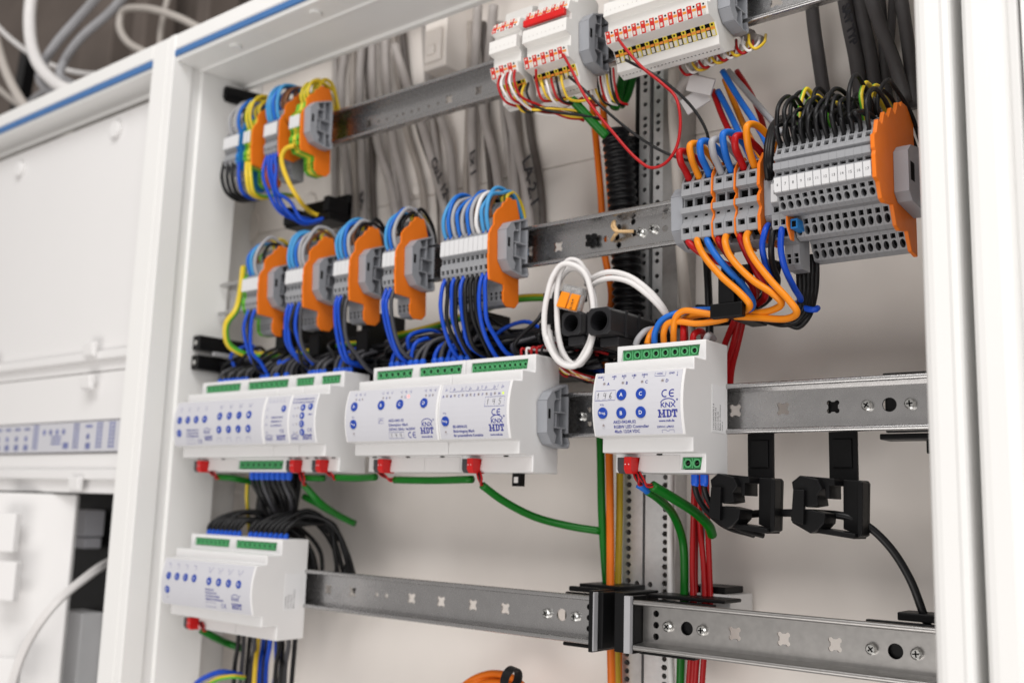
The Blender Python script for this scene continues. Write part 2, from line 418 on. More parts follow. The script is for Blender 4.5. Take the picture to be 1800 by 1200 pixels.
# moulded cable entry bracket under the roof
for u in (785,):
    p = at(u, 100, Y=55); mb = MB(); mb.box(p[0] - 22, p[0] + 8, 45, 84, p[2] - 14, 470)
    mb.box(p[0] - 18, p[0] + 4, 41, 45, p[2] - 8, p[2] + 26); mb.box(p[0] - 12, p[0] - 2, 38, 41, p[2] - 2, p[2] + 8)
    cpart(mb, 'cable_entry', 'inner_panel', bevel=1.5)
# perforated centre profiles
def perf(x0, x1, z0, z1, holes, Y=60):
    mb = MB(); sheet(mb, [(x0, z0), (x1, z0), (x1, z1), (x0, z1)], holes, 2.0, lambda x, y, z: (x, Y + 1 + z, y))
    mb.box(x0, x0 + 1.6, Y + 2.2, YB - .5, z0, z1); mb.box(x1 - 1.6, x1, Y + 2.2, YB - .5, z0, z1)
    return cpart(mb, 'mounting_profile', 'zinc_light')
hl = []; hr = []
z = -395.0; k = 0
while z < -25:
    n = 16 if k % 2 == 0 else 6
    hl.append(circ(-45.3, z, 2.1 if k % 2 == 0 else 2.35, n, 1 if k % 2 == 0 else 1.2)); hr.append(circ(-11.8, z, 2.1 if k % 2 == 0 else 2.35, n, 1 if k % 2 == 0 else 1.2))
    z += 6.25; k += 1
for zz in (-128, -174): hl.append(circ(-37, zz, 2.2)); hr.append(circ(-25, zz, 2.2))
perf(-50.5, -32.2, -400, -20, hl); perf(-29.8, -7, -400, -20, hr)
def uph(xc_):
    h = []; zz = 5.0; k = 0
    while zz < 405:
        h.append(circ(xc_, zz, 2.0));
        if k % 3 == 1: h.append(circ(xc_, zz + 6.25, 2.0))
        zz += 12.5; k += 1
    return h
perf(-39.5, -29.6, 0, 410, uph(-34.2), 61); perf(-25.8, -15.4, 0, 410, uph(-21.5), 61)
mb = MB(); mb.box(-49.5, -8, 70, YB - .6, -19.5, 412); cpart(mb, 'profile_gap_dark', 'black_plastic')  # black block added behind the strips to paint the dark gap between them
mb = MB(); mb.box(-13, 1, 55, YB - .5, 1, 412); cpart(mb, 'profile_side', 'zinc_dull')

# neighbour cabinet on the left: frame, seal, cover plates, device strip behind its slot
nb = thing('switch_cabinet', 'neighbouring white cabinet left of the post, cover plates fitted, one opening below', 'cabinet', (-900, 0, -520))
def npart(mb, name, m, **k): return mb.build(name, m, nb, loc=(900, 0, 520), **k)
NX = -586.0
mb = MB(); mb.prism([(YF, 418), (YF, 401.5), (YF + 1.8, 401.0), (YF + 1.8, ZT + 6), (YF + 3.2, ZT), (-38, ZT), (-36, ZT - 3), (-30, ZT - 3), (-30, 418)], -1500, NX + 4)
npart(mb, 'top_beam', 'enamel', bevel=1.0)
mb = MB(); mb.prism([(YF - .2, 399.6), (YF - .2, 392.5), (YF + 1.6, 391.5), (YF + 1.6, 399.6)], -1500, NX + 4); npart(mb, 'seal_strip', 'seal_blue', bevel=.6)
mb = MB(); mb.box(NX - 4, NX + 4.5, -29, -22, -520, ZT - 5); mb.box(NX, NX + 4.4, -72, -29.2, -520, ZT - 5); npart(mb, 'side_trim', 'enamel')
def zat(u, v, Y): return at(u, v, Y)[2]
YC = -44.0
def zc_(v, u=150): return at(u, v, Y=YC)[2]
zA, zB, zD, zE = zc_(622), zc_(738, 180), zc_(795, 180), zc_(866)
mb = MB(); mb.box(-1500, NX, YC, YC + 3, zA + 1, ZT - 14); npart(mb, 'cover_plate', 'cover_plate', bevel=1.2)
zm = zc_(655)
mb = MB(); mb.box(-1500, NX, YC, YC + 3, zm, zA - 1); npart(mb, 'cover_plate', 'cover_plate', bevel=1)
mb = MB(); mb.box(-1500, NX, YC, YC + 3, zB + .5, zm - 1.2); npart(mb, 'cover_plate', 'cover_plate', bevel=1)
mb = MB(); mb.box(-1500, NX, YC, YC + 3, zE, zD - .5); npart(mb, 'cover_plate', 'cover_plate', bevel=1)
mb = MB(); mb.box(-1500, NX, YC - 7, YC - .2, zc_(634) - 2, zc_(634) + 8); npart(mb, 'ledge', 'cover_plate', bevel=1.5)
mb = MB(); mb.box(-1500, NX, YC - 7, YC - .2, zc_(838) - 3, zc_(838) + 8); npart(mb, 'ledge', 'cover_plate', bevel=1.5)
mb = MB(); mb.box(-1500, NX, YC - 3, YC + 2, zD + 1, zB - 1); ds = npart(mb, 'device_strip', 'label_film', bevel=.5)
mb = MB(); rr = random.Random(5); x_ = -1100.0; hs = zB - zD
while x_ < NX - 14:
    kind_ = rr.randrange(3)
    if kind_ == 0:
        for q_ in range(2):
            for e_ in range(7): mb.box(x_ + q_ * 7, x_ + q_ * 7 + 4.5, YC - 3.3, YC - 3.05, zD + 5 + e_ * hs / 8.5, zD + 8 + e_ * hs / 8.5)
        x_ += 26
    elif kind_ == 1:
        for q_ in range(4): mb.cyl((x_ + q_ * 15, YC - 3.02, zD + hs * .68), (0, -1, 0), 3.4, .4, 12)
        for e_ in range(3): mb.box(x_ + 18, x_ + 40, YC - 3.3, YC - 3.05, zD + 10 + e_ * 4, zD + 12 + e_ * 4)
        mb.box(x_ + 46, x_ + 58, YC - 3.3, YC - 3.05, zD + 5, zD + 12); x_ += 68
    else:
        mb.cyl((x_ + 6, YC - 3.02, zD + hs * .5), (0, -1, 0), 3.4, .4, 12); mb.box(x_, x_ + 14, YC - 3.3, YC - 3.05, zD + hs * .78, zD + hs * .86); mb.box(x_ + 2, x_ + 12, YC - 3.3, YC - 3.05, zD + 4, zD + 11); x_ += 24
mb.build('strip_print', 'strip_ink', ds, weld=False)
for u, v in ((165, 615), (160, 672), (140, 850), (-40, 690), (-10, 640)):
    p = at(u, v, Y=YC - 6); mb = MB(); mb.prism([(YC - 7.5, p[2] + 9), (YC - 15, p[2] + 7), (YC - 13, p[2] - 7), (YC - 7.5, p[2] - 10)], p[0] - 11, p[0] + 11); npart(mb, 'latch', 'cover_plate', bevel=1.5)
for u, v in ((205, 228), (35, 298)):
    p = at(u, v, Y=YC - 2); mb = MB(); mb.cyl((p[0], YC - 6, p[2]), (0, 1, 0), 10, 6, 24); npart(mb, 'plug_cap', 'cover_plate', bevel=1)
# opening below: open door leaf; rear wall coloured black for the shade inside
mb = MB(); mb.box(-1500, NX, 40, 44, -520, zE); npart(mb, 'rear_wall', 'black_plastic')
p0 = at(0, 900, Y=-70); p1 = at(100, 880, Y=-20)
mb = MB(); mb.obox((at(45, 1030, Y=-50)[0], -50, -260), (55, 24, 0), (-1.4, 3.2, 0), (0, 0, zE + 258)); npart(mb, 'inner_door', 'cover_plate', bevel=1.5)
for v in (935, 1020, 1190):
    p = at(8, v, Y=-78); mb = MB(); mb.obox(p, (16, 7, 0), (-2, 4.5, 0), (0, 0, 22)); npart(mb, 'door_rib', 'cover_plate', bevel=2)
p = at(138, 918, Y=20); mb = MB(); mb.box(p[0] - 22, p[0] + 30, 12, 38, p[2] - 16, p[2] + 16); mb.box(p[0] - 10, p[0] + 30, 14, 36, p[2] - 30, p[2] - 17); npart(mb, 'meter', 'label_film', bevel=2)
p = at(130, 1130, Y=20); mb = MB(); mb.box(p[0] - 18, p[0] + 30, 10, 38, p[2] - 60, p[2] + 38); npart(mb, 'supply_box', 'sticker', bevel=2)

# neighbour cabinet on the right
rb = thing('switch_cabinet', 'white cabinet edge at the far right beyond the gap, only its posts in view', 'cabinet', (300, -75, -520))
def rpart(mb, name, m, **k): return mb.build(name, m, rb, loc=(-300, 75, 520), **k)
def rpost(name, prof, bev=1.6):
    mb = MB(); n = len(prof); z0, z1 = -520, 640
    lo = [(x, y, z0) for x, y in prof]; hi = [(x, y, z1) for x, y in prof]
    for i in range(n): mb.face([lo[i], lo[(i + 1) % n], hi[(i + 1) % n], hi[i]])
    mb.face(lo[::-1]); mb.face(hi); return rpart(mb, name, 'enamel', bevel=bev)
rpost('frame_post', [(256, YF + 4), (257, YF), (259.5, YF - 2.6), (263, YF - 3.6), (272, YF - 4), (275, YF - 2), (277, YF - .6), (280, YF - 1), (282, YF - 4.5), (286, YF - 6), (286, -42), (256, -42)], .5)
rpost('door_edge', [(287, YF - 2), (420, YF - 2), (420, -42), (287, -42)])

# cables above the neighbour cabinet
lc = ['thick white cable', 'white cable beside it', 'pale grey cable', 'second pale grey cable', 'thin pale cable']
wire('thick pale cable looping down behind the top left frame corner', None, 'w_beige', 6.5, pp((-10, 60, 0), (12, 130, -5), (60, 205, -10), (120, 240, 0), (170, 235, 20)), name='cable', cat='cable', n=14)
wire('thickest white cable hanging in a loop at the top left edge', None, 'w_white', 8.5, pp((60, -40, -10), (52, 30, -10), (58, 90, -15), (85, 135, -20), (130, 160, -15), (180, 155, 20)), name='cable', cat='cable', n=14)
wire('left one of two parallel grey cables above the left cabinet', None, 'w_grey', 6, pp((185, -20, 0), (140, 30, 5), (100, 75, 0), (75, 115, 0), (70, 140, 0), (95, 165, 10), (140, 160, 40)), name='cable', cat='cable', n=14)
wire('right one of two parallel grey cables above the left cabinet', None, 'w_grey', 6, pp((232, -20, 20), (190, 25, 20), (140, 70, 15), (112, 110, 15), (106, 135, 10), (130, 150, 30)), name='cable', cat='cable', n=14)
wire('pale cable forming a loop above the cabinet corner', None, 'w_beige', 5.5, pp((360, 55, 120), (310, 30, 110), (250, 15, 110), (215, 22, 110), (210, 45, 110), (225, 75, 110), (260, 95, 120)), name='cable', cat='cable', n=14)
wire('faint pale cable low at the left edge above the blue seal', None, 'w_beige', 4.5, pp((-20, 140, 60), (20, 175, 60), (60, 200, 60), (110, 215, 80)), name='cable', cat='cable', n=14)
wire('thin white cable crossing the loops at the top left edge', None, 'w_white', 4.0, pp((-20, 30, 40), (20, 70, 40), (80, 110, 45), (150, 130, 60), (230, 128, 90)), name='cable', cat='cable', n=14)
wire('thin grey cable looping low behind the two grey cables', None, 'w_grey', 4.2, pp((-20, 235, 70), (30, 200, 70), (70, 165, 72), (110, 150, 80), (170, 148, 90)), name='cable', cat='cable', n=14)
wire('pale cable rising beside the wall batten at top left', None, 'w_beige', 4.4, pp((300, -20, 130), (285, 40, 130), (280, 90, 135)), name='cable', cat='cable', n=14)
mb = MB(); p = at(40, 160, Y=150); mb.obox(p, (14, 0, -6), (0, 10, 0), (10, 0, 70)); tag(mb.build('cable_tie_rail', 'black_plastic'), 'dark strap hanging between the loose cables at top left', 'strap')
for u0, u1 in ((150, 205), (240, 262), (350, 372)):
    p = at(u0, 60, Y=250); q = at(u1, 60, Y=250); mb = MB(); mb.box(p[0], q[0], 240, 300, 300, 1200)
    tag(mb.build('wall_batten', 'room_wall_shaded', bevel=4), {150: 'broad brown upright batten on the wall behind the two grey cables', 240: 'narrow brown batten behind the loop of pale cable', 350: 'narrow brown batten above the cabinet corner'}[u0], 'batten')
for nm, a, b in (('a', (20, 1200), 0), ('b', (40, 1200), 6)):
    wire('loose white cable hanging across the open left compartment' if nm == 'a' else 'second loose white cable beside it across the left compartment', None, 'w_white', 3.2, pp((10 + b, 1230, -90), (40 + b, 1140, -90), (90 + b, 1065, -80), (160 + b * .3, 1004 + b, -30), (200, 980 + b, 20)), name='cable', cat='cable')

# ================================================================ DIN rails
def rail(label, x0, x1, z, holes, grp='horizontal mounting rails', dull=False, extra=None, screws=()):
    t = thing('mounting_rail', label, 'rail', (x0, 0, z), grp)
    L = x1 - x0; m = 'zinc_dull' if dull else 'zinc'
    mb = MB(); th = 1.5
    for s in (1, -1):
        o = [(1.5, 17.6), (.6, 17.5), (0, 17.0), (-.35, 16.2), (-.35, 15.2), (0, 14.4), (.7, 13.9), (2.0, 13.7), (12.0, 13.0), (15, 12.2), (15, 13.7), (12.4, 14.5), (2.2, 15.2), (2.2, 17.6)]
        mb.prism([(y, zz * s) for y, zz in o], 0, L)
    mb.build('flange', m, t, angle=42)
    mb = MB(); sheet(mb, [(0, -13), (L, -13), (L, 13), (0, 13)], holes, th, lambda x, y, zz: (x, 14.2 + zz, y)); mb.build('web', m, t)
    for hx, hz in screws:
        s = MB(); s.cyl((hx, 13.2, hz), (0, -1, 0), 3.6, 2.2, 18); s.cyl((hx, 11.0, hz), (0, -1, 0), 3.6, .9, 18, r2=2.6)
        so = s.build('screw', 'screw_zinc', t, angle=35)
        k = MB(); a = random.uniform(0, 1.5)
        for q in (0, math.pi / 2):
            k.obox((hx, 10.0, hz), (2.0 * math.cos(a + q), 0, 2.0 * math.sin(a + q)), (0, .25, 0), (-.4 * math.sin(a + q), 0, .4 * math.cos(a + q)))
        k.build('recess', 'hole', so)
    return t
def hx(u, v, z, x0): return at(u, v, Y=14)[0] - x0, at(u, v, Y=14)[2] - z
R1x0 = -533
H = [cross(hx(650, 214, Z1, R1x0)[0], 0), cross(hx(790, 172, Z1, R1x0)[0], 0), cross(hx(842, 156, Z1, R1x0)[0], 0), cross(hx(1365, 2, Z1, R1x0)[0], 0, 5)]
for u, v in ((667, 211), (681, 206), (699, 201), (710, 197), (725, 192), (737, 189), (755, 184), (771, 179)): H.append(circ(hx(u, v, Z1, R1x0)[0], -1, 1.5, 10))
rail('top galvanised rail carrying the white input modules', R1x0, 228, Z1, H)
x0 = -533
def c2(u, v, r=None):
    a, b = hx(u, v, Z2, x0); return cross(a, 0) if r is None else circ(a, max(-10, min(10, b)), r)
H = [c2(982, 433), c2(1042, 423), c2(930, 445)] + [c2(u, v, 2.6) for u, v in ((1066, 420), (1085, 417), (1088, 400), (1115, 410), (1113, 386), (1170, 402), (1170, 376), (1088, 431))]
s2 = [hx(1128, 409, Z2, x0), hx(1150, 403, Z2, x0)]
rail('galvanised rail behind the orange-ended terminal strips', x0, 228, Z2, H, screws=[(a, b) for a, b in s2])
H = [cross(hx(1293, 721, Z3, x0)[0], 0, 4.4), cross(hx(1377, 718, Z3, x0)[0], 0, 4.4), cross(hx(1465, 716, Z3, x0)[0], 0, 4.4), circ(hx(1564, 711, Z3, x0)[0], 0, 4.6, 22), circ(hx(1037, 712, Z3, x0)[0], 5, 2), circ(hx(1037, 742, Z3, x0)[0], -6, 2)]
rail('galvanised rail behind the row of push-button modules', x0, 228, Z3, H, screws=[(hx(1526, 711, Z3, x0)[0], 0), (hx(1602, 709, Z3, x0)[0], 0), (hx(1023, 733, Z3, x0)[0], 0)])
x0 = -533; xe = at(1040, 1092, Y=0)[0]
H = [cross(hx(u, 1050, Z4, x0)[0], 0, 4.4) for u in (577, 620, 724, 776, 832, 889)] + [circ(hx(988, 1082, Z4, x0)[0], 0, 4.6, 22)] + [circ(hx(u, 1047, Z4, x0)[0], 0, 2) for u in (663, 680)]
H += [circ(hx(1036, 1090, Z4, x0)[0], d, 2.2) for d in (8, 0, -8)]
rail('bottom left rail, empty beside the lowest module', x0, xe, Z4, H, screws=[(hx(963, 1079, Z4, x0)[0], 0), (hx(1013, 1084, Z4, x0)[0], 0)])
x0 = at(1113, 1098, Y=0)[0]
H = [cross(hx(u, 1120, Z4, x0)[0], 0, 4.6) for u in (1292, 1378, 1468)] + [circ(hx(u, 1120, Z4, x0)[0], 0, 4.8, 22) for u in (1208, 1574)]
H += [circ(hx(1154, 1098, Z4, x0)[0], d, 2.4) for d in (8, 0, -8)]
rail('bottom right rail, empty, lower right corner', x0, 228, Z4, H, dull=True, screws=[(hx(u, 1110, Z4, x0)[0], 0) for u in (1176, 1236, 1533, 1612)])

# ================================================================ push-button bus modules
def ysurf(z): return -60.0 + 4.2 * (z / 22.5) ** 2
class Print:
    """Flat print laid on a module's curved front label."""
    def __init__(s): s.mb = MB()
    def fn(s, x, z): return (x, ysurf(z) - 0.42, z)
    def text(s, t, x, z, size, mi=0, bold=0.0, align='LEFT', sx=1.0):
        v, f = text2(t, size, bold + (.055 if size > 2.3 else .035), align); s.mb.flat([(x + a * sx, z + b) for a, b in v], f, s.fn, mi)
    def rib(s, pts, wd, mi=0): v, f = ribbon2(pts, wd); s.mb.flat(v, f, s.fn, mi)
    def rect(s, x0, x1, z0, z1, mi=0): v, f = rect2(x0, x1, z0, z1); s.mb.flat(v, f, s.fn, mi)
    def frame(s, x0, x1, z0, z1, wd=.25, mi=0): s.rib([(x0, z0), (x1, z0), (x1, z1), (x0, z1), (x0, z0)], wd, mi)
    def ce(s, x, z, h, mi=0):
        r = h / 2; wd = h * .15
        s.rib(arc2(x, z, r - wd / 2, 60, 300), wd, mi); s.rib(arc2(x + h * 1.02, z, r - wd / 2, 60, 300), wd, mi)
        s.rib([(x + h * .56, z), (x + h * 1.2, z)], wd, mi)
    def knx(s, x, z, wd, mi=0):
        s.text('KNX', x, z, wd * .38, mi, .02, sx=1.15); s.rib(arc2(x + wd * .47, z + wd * .09, wd * .38, 152, 28, sx=1.36), wd * .05, mi)
        s.text('®', x + wd * .98, z + wd * .34, wd * .15, mi)
    def mdt(s, x, z, wd, mi=0):
        h = wd * .37; b = wd * .07; sl = h * .18
        def bar(x0, x1, z0, z1): s.rect(x + x0 * wd, x + x1 * wd, z + z0 * h, z + z1 * h, mi)
        for a in (.03, .27): bar(a, a + .09, .19, .82)
        for a in (-.02, .22): bar(a, a + .19, 0, .18)
        bar(-.02, .13, .83, 1); bar(.24, .41, .83, 1)
        s.rib([(x + .09 * wd, z + .8 * h), (x + .20 * wd, z + .3 * h), (x + .31 * wd, z + .8 * h)], b * .9, mi)
        bar(.44, .60, 0, .18); bar(.44, .60, .83, 1); bar(.47, .555, .19, .82); bar(.64, .72, .16, .84)
        s.rib([(x + .60 * wd, z + .91 * h), (x + .68 * wd, z + .8 * h)], b * .9, mi); s.rib([(x + .60 * wd, z + .09 * h), (x + .68 * wd, z + .2 * h)], b * .9, mi)
        bar(.74, 1.04, .80, 1); bar(.74, .80, .6, .79); bar(.98, 1.04, .6, .79); bar(.845, .935, .19, .79); bar(.80, .98, 0, .18)
    def arrow(s, x, z, h=2.4, mi=0):
        s.rib([(x, z + h), (x, z)], .22, mi); s.mb.flat([(x - .5, z + .9), (x + .5, z + .9), (x, z - .1)], [(0, 1, 2)], s.fn, mi)
    def fuzz(s, x, z, wd, size, seed, mi=0):
        r = random.Random(seed); q = x
        while q < x + wd:
            c = r.choice('ABCDEHKLMRSUTWX0123468'); s.text(c, q, z, size, mi); q += size * .62
    def hand(s, ch, x, z, h, mi=1):
        G = {'1': [[(.05, .6), (.28, 1.0), (.15, 0)]], '4': [[(.15, 1), (.02, .48), (.5, .52)], [(.46, .95), (.36, 0)]],
             '5': [[(.5, 1), (.16, .98), (.10, .58), (.38, .55), (.42, .2), (.2, 0), (.0, .12)]], '6': [[(.42, 1), (.12, .6), (.04, .2), (.25, 0), (.42, .22), (.3, .46), (.08, .3)]]}
        for st in G[ch]: s.rib([(x + a * h, z + b * h) for a, b in st], .36, mi)
    def build(s, parent): return s.mb.build('printing', ['print_blue', 'print_black'], parent, weld=False)

_cs = {}
def clamp_mesh(r):
    if r in _cs: return _cs[r]
    mb = MB(); mb.ring((0, 0, 0), (0, -1, 0), r, r * .66, 1.3, 16, 0); mb.cyl((0, .2, 0), (0, -1, 0), r * .66, .25, 12, 1)
    mb.obox((0, -.18, 0), (r * .5, 0, r * .2), (0, .1, 0), (-r * .07, 0, r * .12), 2)
    o = mb.build('clamp_screw', ['terminal_green', 'hole', 'screw_slot'], angle=40); _cs[r] = o; return o
_bt = {}
def button(parent, x, z, letter, r=3.9):
    mb = MB(); y = ysurf(z)
    mb.cyl((0, 0, 0), (0, -1, 0), r, .55, 24, 0); mb.cyl((0, -.55, 0), (0, -1, 0), r, .25, 24, 0, r2=r * .93)
    v, f = text2(letter, 3.7 if len(letter) == 1 else 2.7, .04 if len(letter) == 1 else .01, 'CENTER')
    h = 1.3 if len(letter) == 1 else .8
    mb.flat([(a, b - h) for a, b in v], f, lambda x_, z_: (x_, -.9, z_), 1)
    o = mb.build('button', ['button_blue', 'button_white'], parent, weld=False, loc=(x, y - .2, z))
    o.rotation_euler.x = -math.atan(8.4 * z / 22.5 ** 2)
    return o
def led(parent, x, z, m='led_off', r=1.25):
    mb = MB(); mb.ring((0, 0, 0), (0, -1, 0), r, r * .8, .35, 14, 0); mb.cyl((0, .05, 0), (0, -1, 0), r * .8, .2, 14, 1)
    return mb.build('indicator', ['label_film', m], parent, loc=(x, ysurf(z) - .3, z))
_bus = None
def bus(parent, x):
    o = thing_part = None
    mb = MB(); mb.prism([(-38, -35.3), (-38, -43.5), (-36, -46.3), (-24, -46.3), (-24, -35.3)], 0, 5.6); mb.cyl((2.8, -38.2, -40), (0, 1, 0), .6, 1, 8)
    a = mb.build('bus_plug', 'bus_grey', parent, loc=(x, 0, 0), bevel=.4)
    mb = MB(); mb.prism([(-38.6, -34.9), (-38.6, -43.8), (-36.4, -46.5), (-24, -46.5), (-24, -34.9)], 5.7, 11.6)
    b = mb.build('red_half', 'bus_red', a, bevel=.4); 
    mb = MB(); mb.box(6.6, 7.3, -38.75, -38.55, -40.4, -39.7); mb.box(9.4, 10.1, -38.75, -38.55, -40.4, -39.7); mb.build('test_slot', 'button_white', b)
    return a
def module(label, W, X0, Zr, top, bot, buses, panels, side=None, grp='white bus modules on the rails', fold=False):
    t = thing('bus_module', label, 'module', (X0, 0, Zr), grp)
    f = {}
    F = []
    def feats(lst): return [('rect', a, b, 4.0) for a, b, n, r in lst]
    pts = [(2.5, 45), (-29, 45), (-29, 31), (-45, 31), (-45, 22.8)]
    pts += [(ysurf(z), z) for z in (22.0, 16.5, 11, 5.5, 0, -5.5, -11, -16.5, -22.0)]
    i_ls = len(pts)
    pts += [(-46, -22.8), (-46, -32.5), (-29, -32.5), (-29, -45.5), (2.5, -45.5)]
    if top: f[1] = [(.22, .78, feats(top))]
    fb = sorted(feats(bot) + [('rect', x - .4, x + 12, 5.0) for x in buses], key=lambda q: q[1])
    if fb: f[i_ls + 2] = [(.18, .84, fb)]
    mb = MB(); mb.prism(pts, .15, W - .15, f, dark=1); mb.build('housing', ['housing', 'terminal_green_dark'], t, bevel=.7, angle=35)
    # lower cover plates, flush with a thin joint
    def conn(lst, zc, hz):
        for a, b, n, r in lst:
            mb = MB(); mb.box(a + .2, b - .2, -26.4, -25.2, zc - hz + .2, zc + hz - .2)
            for k in range(n + 1):
                q = a + .6 + (b - a - 1.2) * k / n; mb.box(q - .35, q + .35, -27.6, -26.5, zc - hz + .2, zc + hz - .2)
            c = mb.build('terminal_connector', 'terminal_green' if hz < 4.2 else 'terminal_green', t)
            for k in range(n):
                o = clamp_mesh(r); d = o.copy(); COL.objects.link(d); d.parent = c
                d.location = Vector((a + .6 + (b - a - 1.2) * (k + .5) / n, -26.5, zc)) * MM
    conn(top, 38.0, 3.9); conn(bot, -38.9, 3.9)
    for x in buses: bus(t, x)
    occ = sorted([(a - .8, b + .8) for a, b, n, r in bot] + [(x - 1.2, x + 12.8) for x in buses]); cur = 1.2; spans = []
    for a, b in occ + [(W - 1.2, W)]:
        if a - cur > 6:
            m_n = 2 if a - cur > 60 and not bot else 1
            for q in range(m_n): spans.append((cur + (a - cur) * q / m_n + .35, cur + (a - cur) * (q + 1) / m_n - .35))
        cur = max(cur, b)
    for a, b in spans:
        mb = MB(); mb.box(a, b, -29.55, -29.02, -44.6, -33.6); mb.build('terminal_cover', 'housing_shaded', t, bevel=.25)
        mb = MB(); mb.box((a + b) / 2 - 2, (a + b) / 2 + 2, -30.2, -29.02, -33.4, -32.7); mb.build('latch_notch', 'hole', t)
    for (x0, x1, fn) in panels:
        mb = MB(); zs = [21.2 - 42.4 * k / 10 for k in range(11)]
        for k in range(10):
            a, b = zs[k], zs[k + 1]
            mb.face([(x0, ysurf(a) - .3, a), (x1, ysurf(a) - .3, a), (x1, ysurf(b) - .3, b), (x0, ysurf(b) - .3, b)])
        mb.face([(x0, ysurf(zs[k]) - .3, zs[k]) for k in range(11)] + [(x0, ysurf(zs[k]) + .2, zs[k]) for k in range(10, -1, -1)])
        mb.face([(x1, ysurf(zs[k]) - .3, zs[k]) for k in range(11)] + [(x1, ysurf(zs[k]) + .2, zs[k]) for k in range(10, -1, -1)])
        mb.build('label_panel', 'label_film', t, angle=60, weld=False)
        pr = Print(); fn(pr, t, x0); pr.build(t)
    if side:
        mb = MB(); mb.box(W - .1, W + .12, side[0], side[1], side[2], side[3]); s = mb.build('side_label', 'sticker', t)
        mb = MB(); 
        for k, (tx, sz) in enumerate(side[4]):
            v, fc = text2(tx, sz, 0.01); mb.flat(v, fc, lambda a, b: (W + .16, side[0] + 2.8 + k * 3.1 - b, side[2] + 1.5 + a), 0)
        mb.build('side_text', 'print_black', s, weld=False)
    return t

# --- RGBW controller, centre right
def pan_d(p, t, x0):
    for x, s in ((3.2, 'GND'), (15, 'A(R)'), (23, 'B(G)'), (31, 'C(B)'), (39, 'D(W)'), (50.5, '+VDC'), (60, 'GND')): p.text(s, x, 18.3, 1.9)
    for x in (8.2, 17, 25, 33, 41, 66.5): p.arrow(x, 16.6, 3.2)
    p.rib([(49.3, 20), (49.3, 17.3), (57.5, 17.3), (57.5, 20)], .25)
    for x, s in ((9.6, 'A'), (24.8, 'B'), (40.2, 'C'), (56, 'D')): led(t, x, 13.9); p.text(s, x + 2.2, 12.8, 3.0, 0, 0)
    p.frame(3, 19.5, 2.3, 9.2, .25)
    for x in (5, 10, 14.5): p.rib([(x - 1, 3.0), (x + 2.2, 3.0)], .12)
    for c, x in (('1', 4.6), ('4', 9.8), ('6', 14.6)): p.hand(c, x, 3.6, 4.2)
    button(t, 24.6, 5.8, 'A'); button(t, 40.0, 5.8, 'C'); button(t, 24.6, -6.6, 'B'); button(t, 40.0, -6.6, 'D'); button(t, 9.4, -6.2, 'Prog.')
    p.text('>1s', 7.2, -1.2, 2.1); led(t, 9.4, -14.6)
    p.text('AKD-0424R.02', 17.6, -13.6, 2.9); p.text('RGBW LED Controller', 17.6, -16.8, 2.9); p.text('4fach 12/24 VDC', 17.6, -19.9, 2.9)
    p.ce(58.6, 5.2, 5.4); p.knx(55.2, -4.0, 12.2); p.mdt(53.4, -10.6, 14.0); p.text('www.mdt.de', 53.5, -13.4, 2.25, 0, .015); p.text('230VAC µ/MAX', 51.5, -17.2, 1.9)
    p.rib([(55, -20.4), (55, -18.6), (58.5, -18.6), (58.5, -19.4), (60.4, -19.4), (60.4, -18.6), (64, -18.6), (64, -20.4)], .22)
module('white four-button controller module in the centre right, numbered 1 4 6', 72, 0, Z3, [(4.2, 66.8, 8, 2.75)], [(53.5, 68.5, 2, 3.1)], [7.5], [(1.8, 70, pan_d)],
       side=(-20.6, -2.2, -17.5, 15, [('112C3927670.5.4', 2.5), ('AKD-0424R.02', 2.5), ('www.mdt.de', 2.5), ('Made in Germany', 2.5), ('TP256-D', 1.8)]))
# --- binary input (right of the middle pair)
def pan_c(p, t, x0):
    for k, s in enumerate('ABCDEFGH'):
        x = 6.5 + k * 8.1; p.text(s, x - 2.5, 10.8, 2.9, 0, 0); led(t, x + 2.4, 12.0, 'led_green' if s == 'H' else 'led_off')
        p.arrow(x, 15.8, 3.0); p.text(s, x + .6, 16.4, 1.8)
    for a in (11, 27.4, 43.6): p.rib([(a, 19), (a, 15.2), (a + 15.4, 15.2), (a + 15.4, 19)], .25)
    p.frame(48.5, 67.5, 2.4, 9.6, .25)
    for c, x in (('1', 50.5), ('4', 56), ('5', 62)): p.hand(c, x, 3.6, 4.6)
    button(t, 8.6, -7.6, 'Prog.'); p.text('>1s', 6.2, -2.2, 2.2); led(t, 8.4, -15.8)
    p.text('BE-08000.02', 16, -13.0, 2.9); p.text('Binäreingang 8fach', 16, -16.4, 2.9); p.text('für potentialfreie Kontakte', 16, -19.6, 2.75)
    p.ce(58, -2.0, 4.8); p.knx(54.6, -10.2, 12.5); p.mdt(52.6, -16.2, 14); p.text('www.mdt.de', 52.8, -19.4, 2.3, 0, .015)
module('white input module with eight small lights, numbered 1 4 5, beside a grey end clamp', 72, -146.2, Z3, [(6, 64, 11, 2.15)], [], [8.0], [(2.2, 69.8, pan_c)])
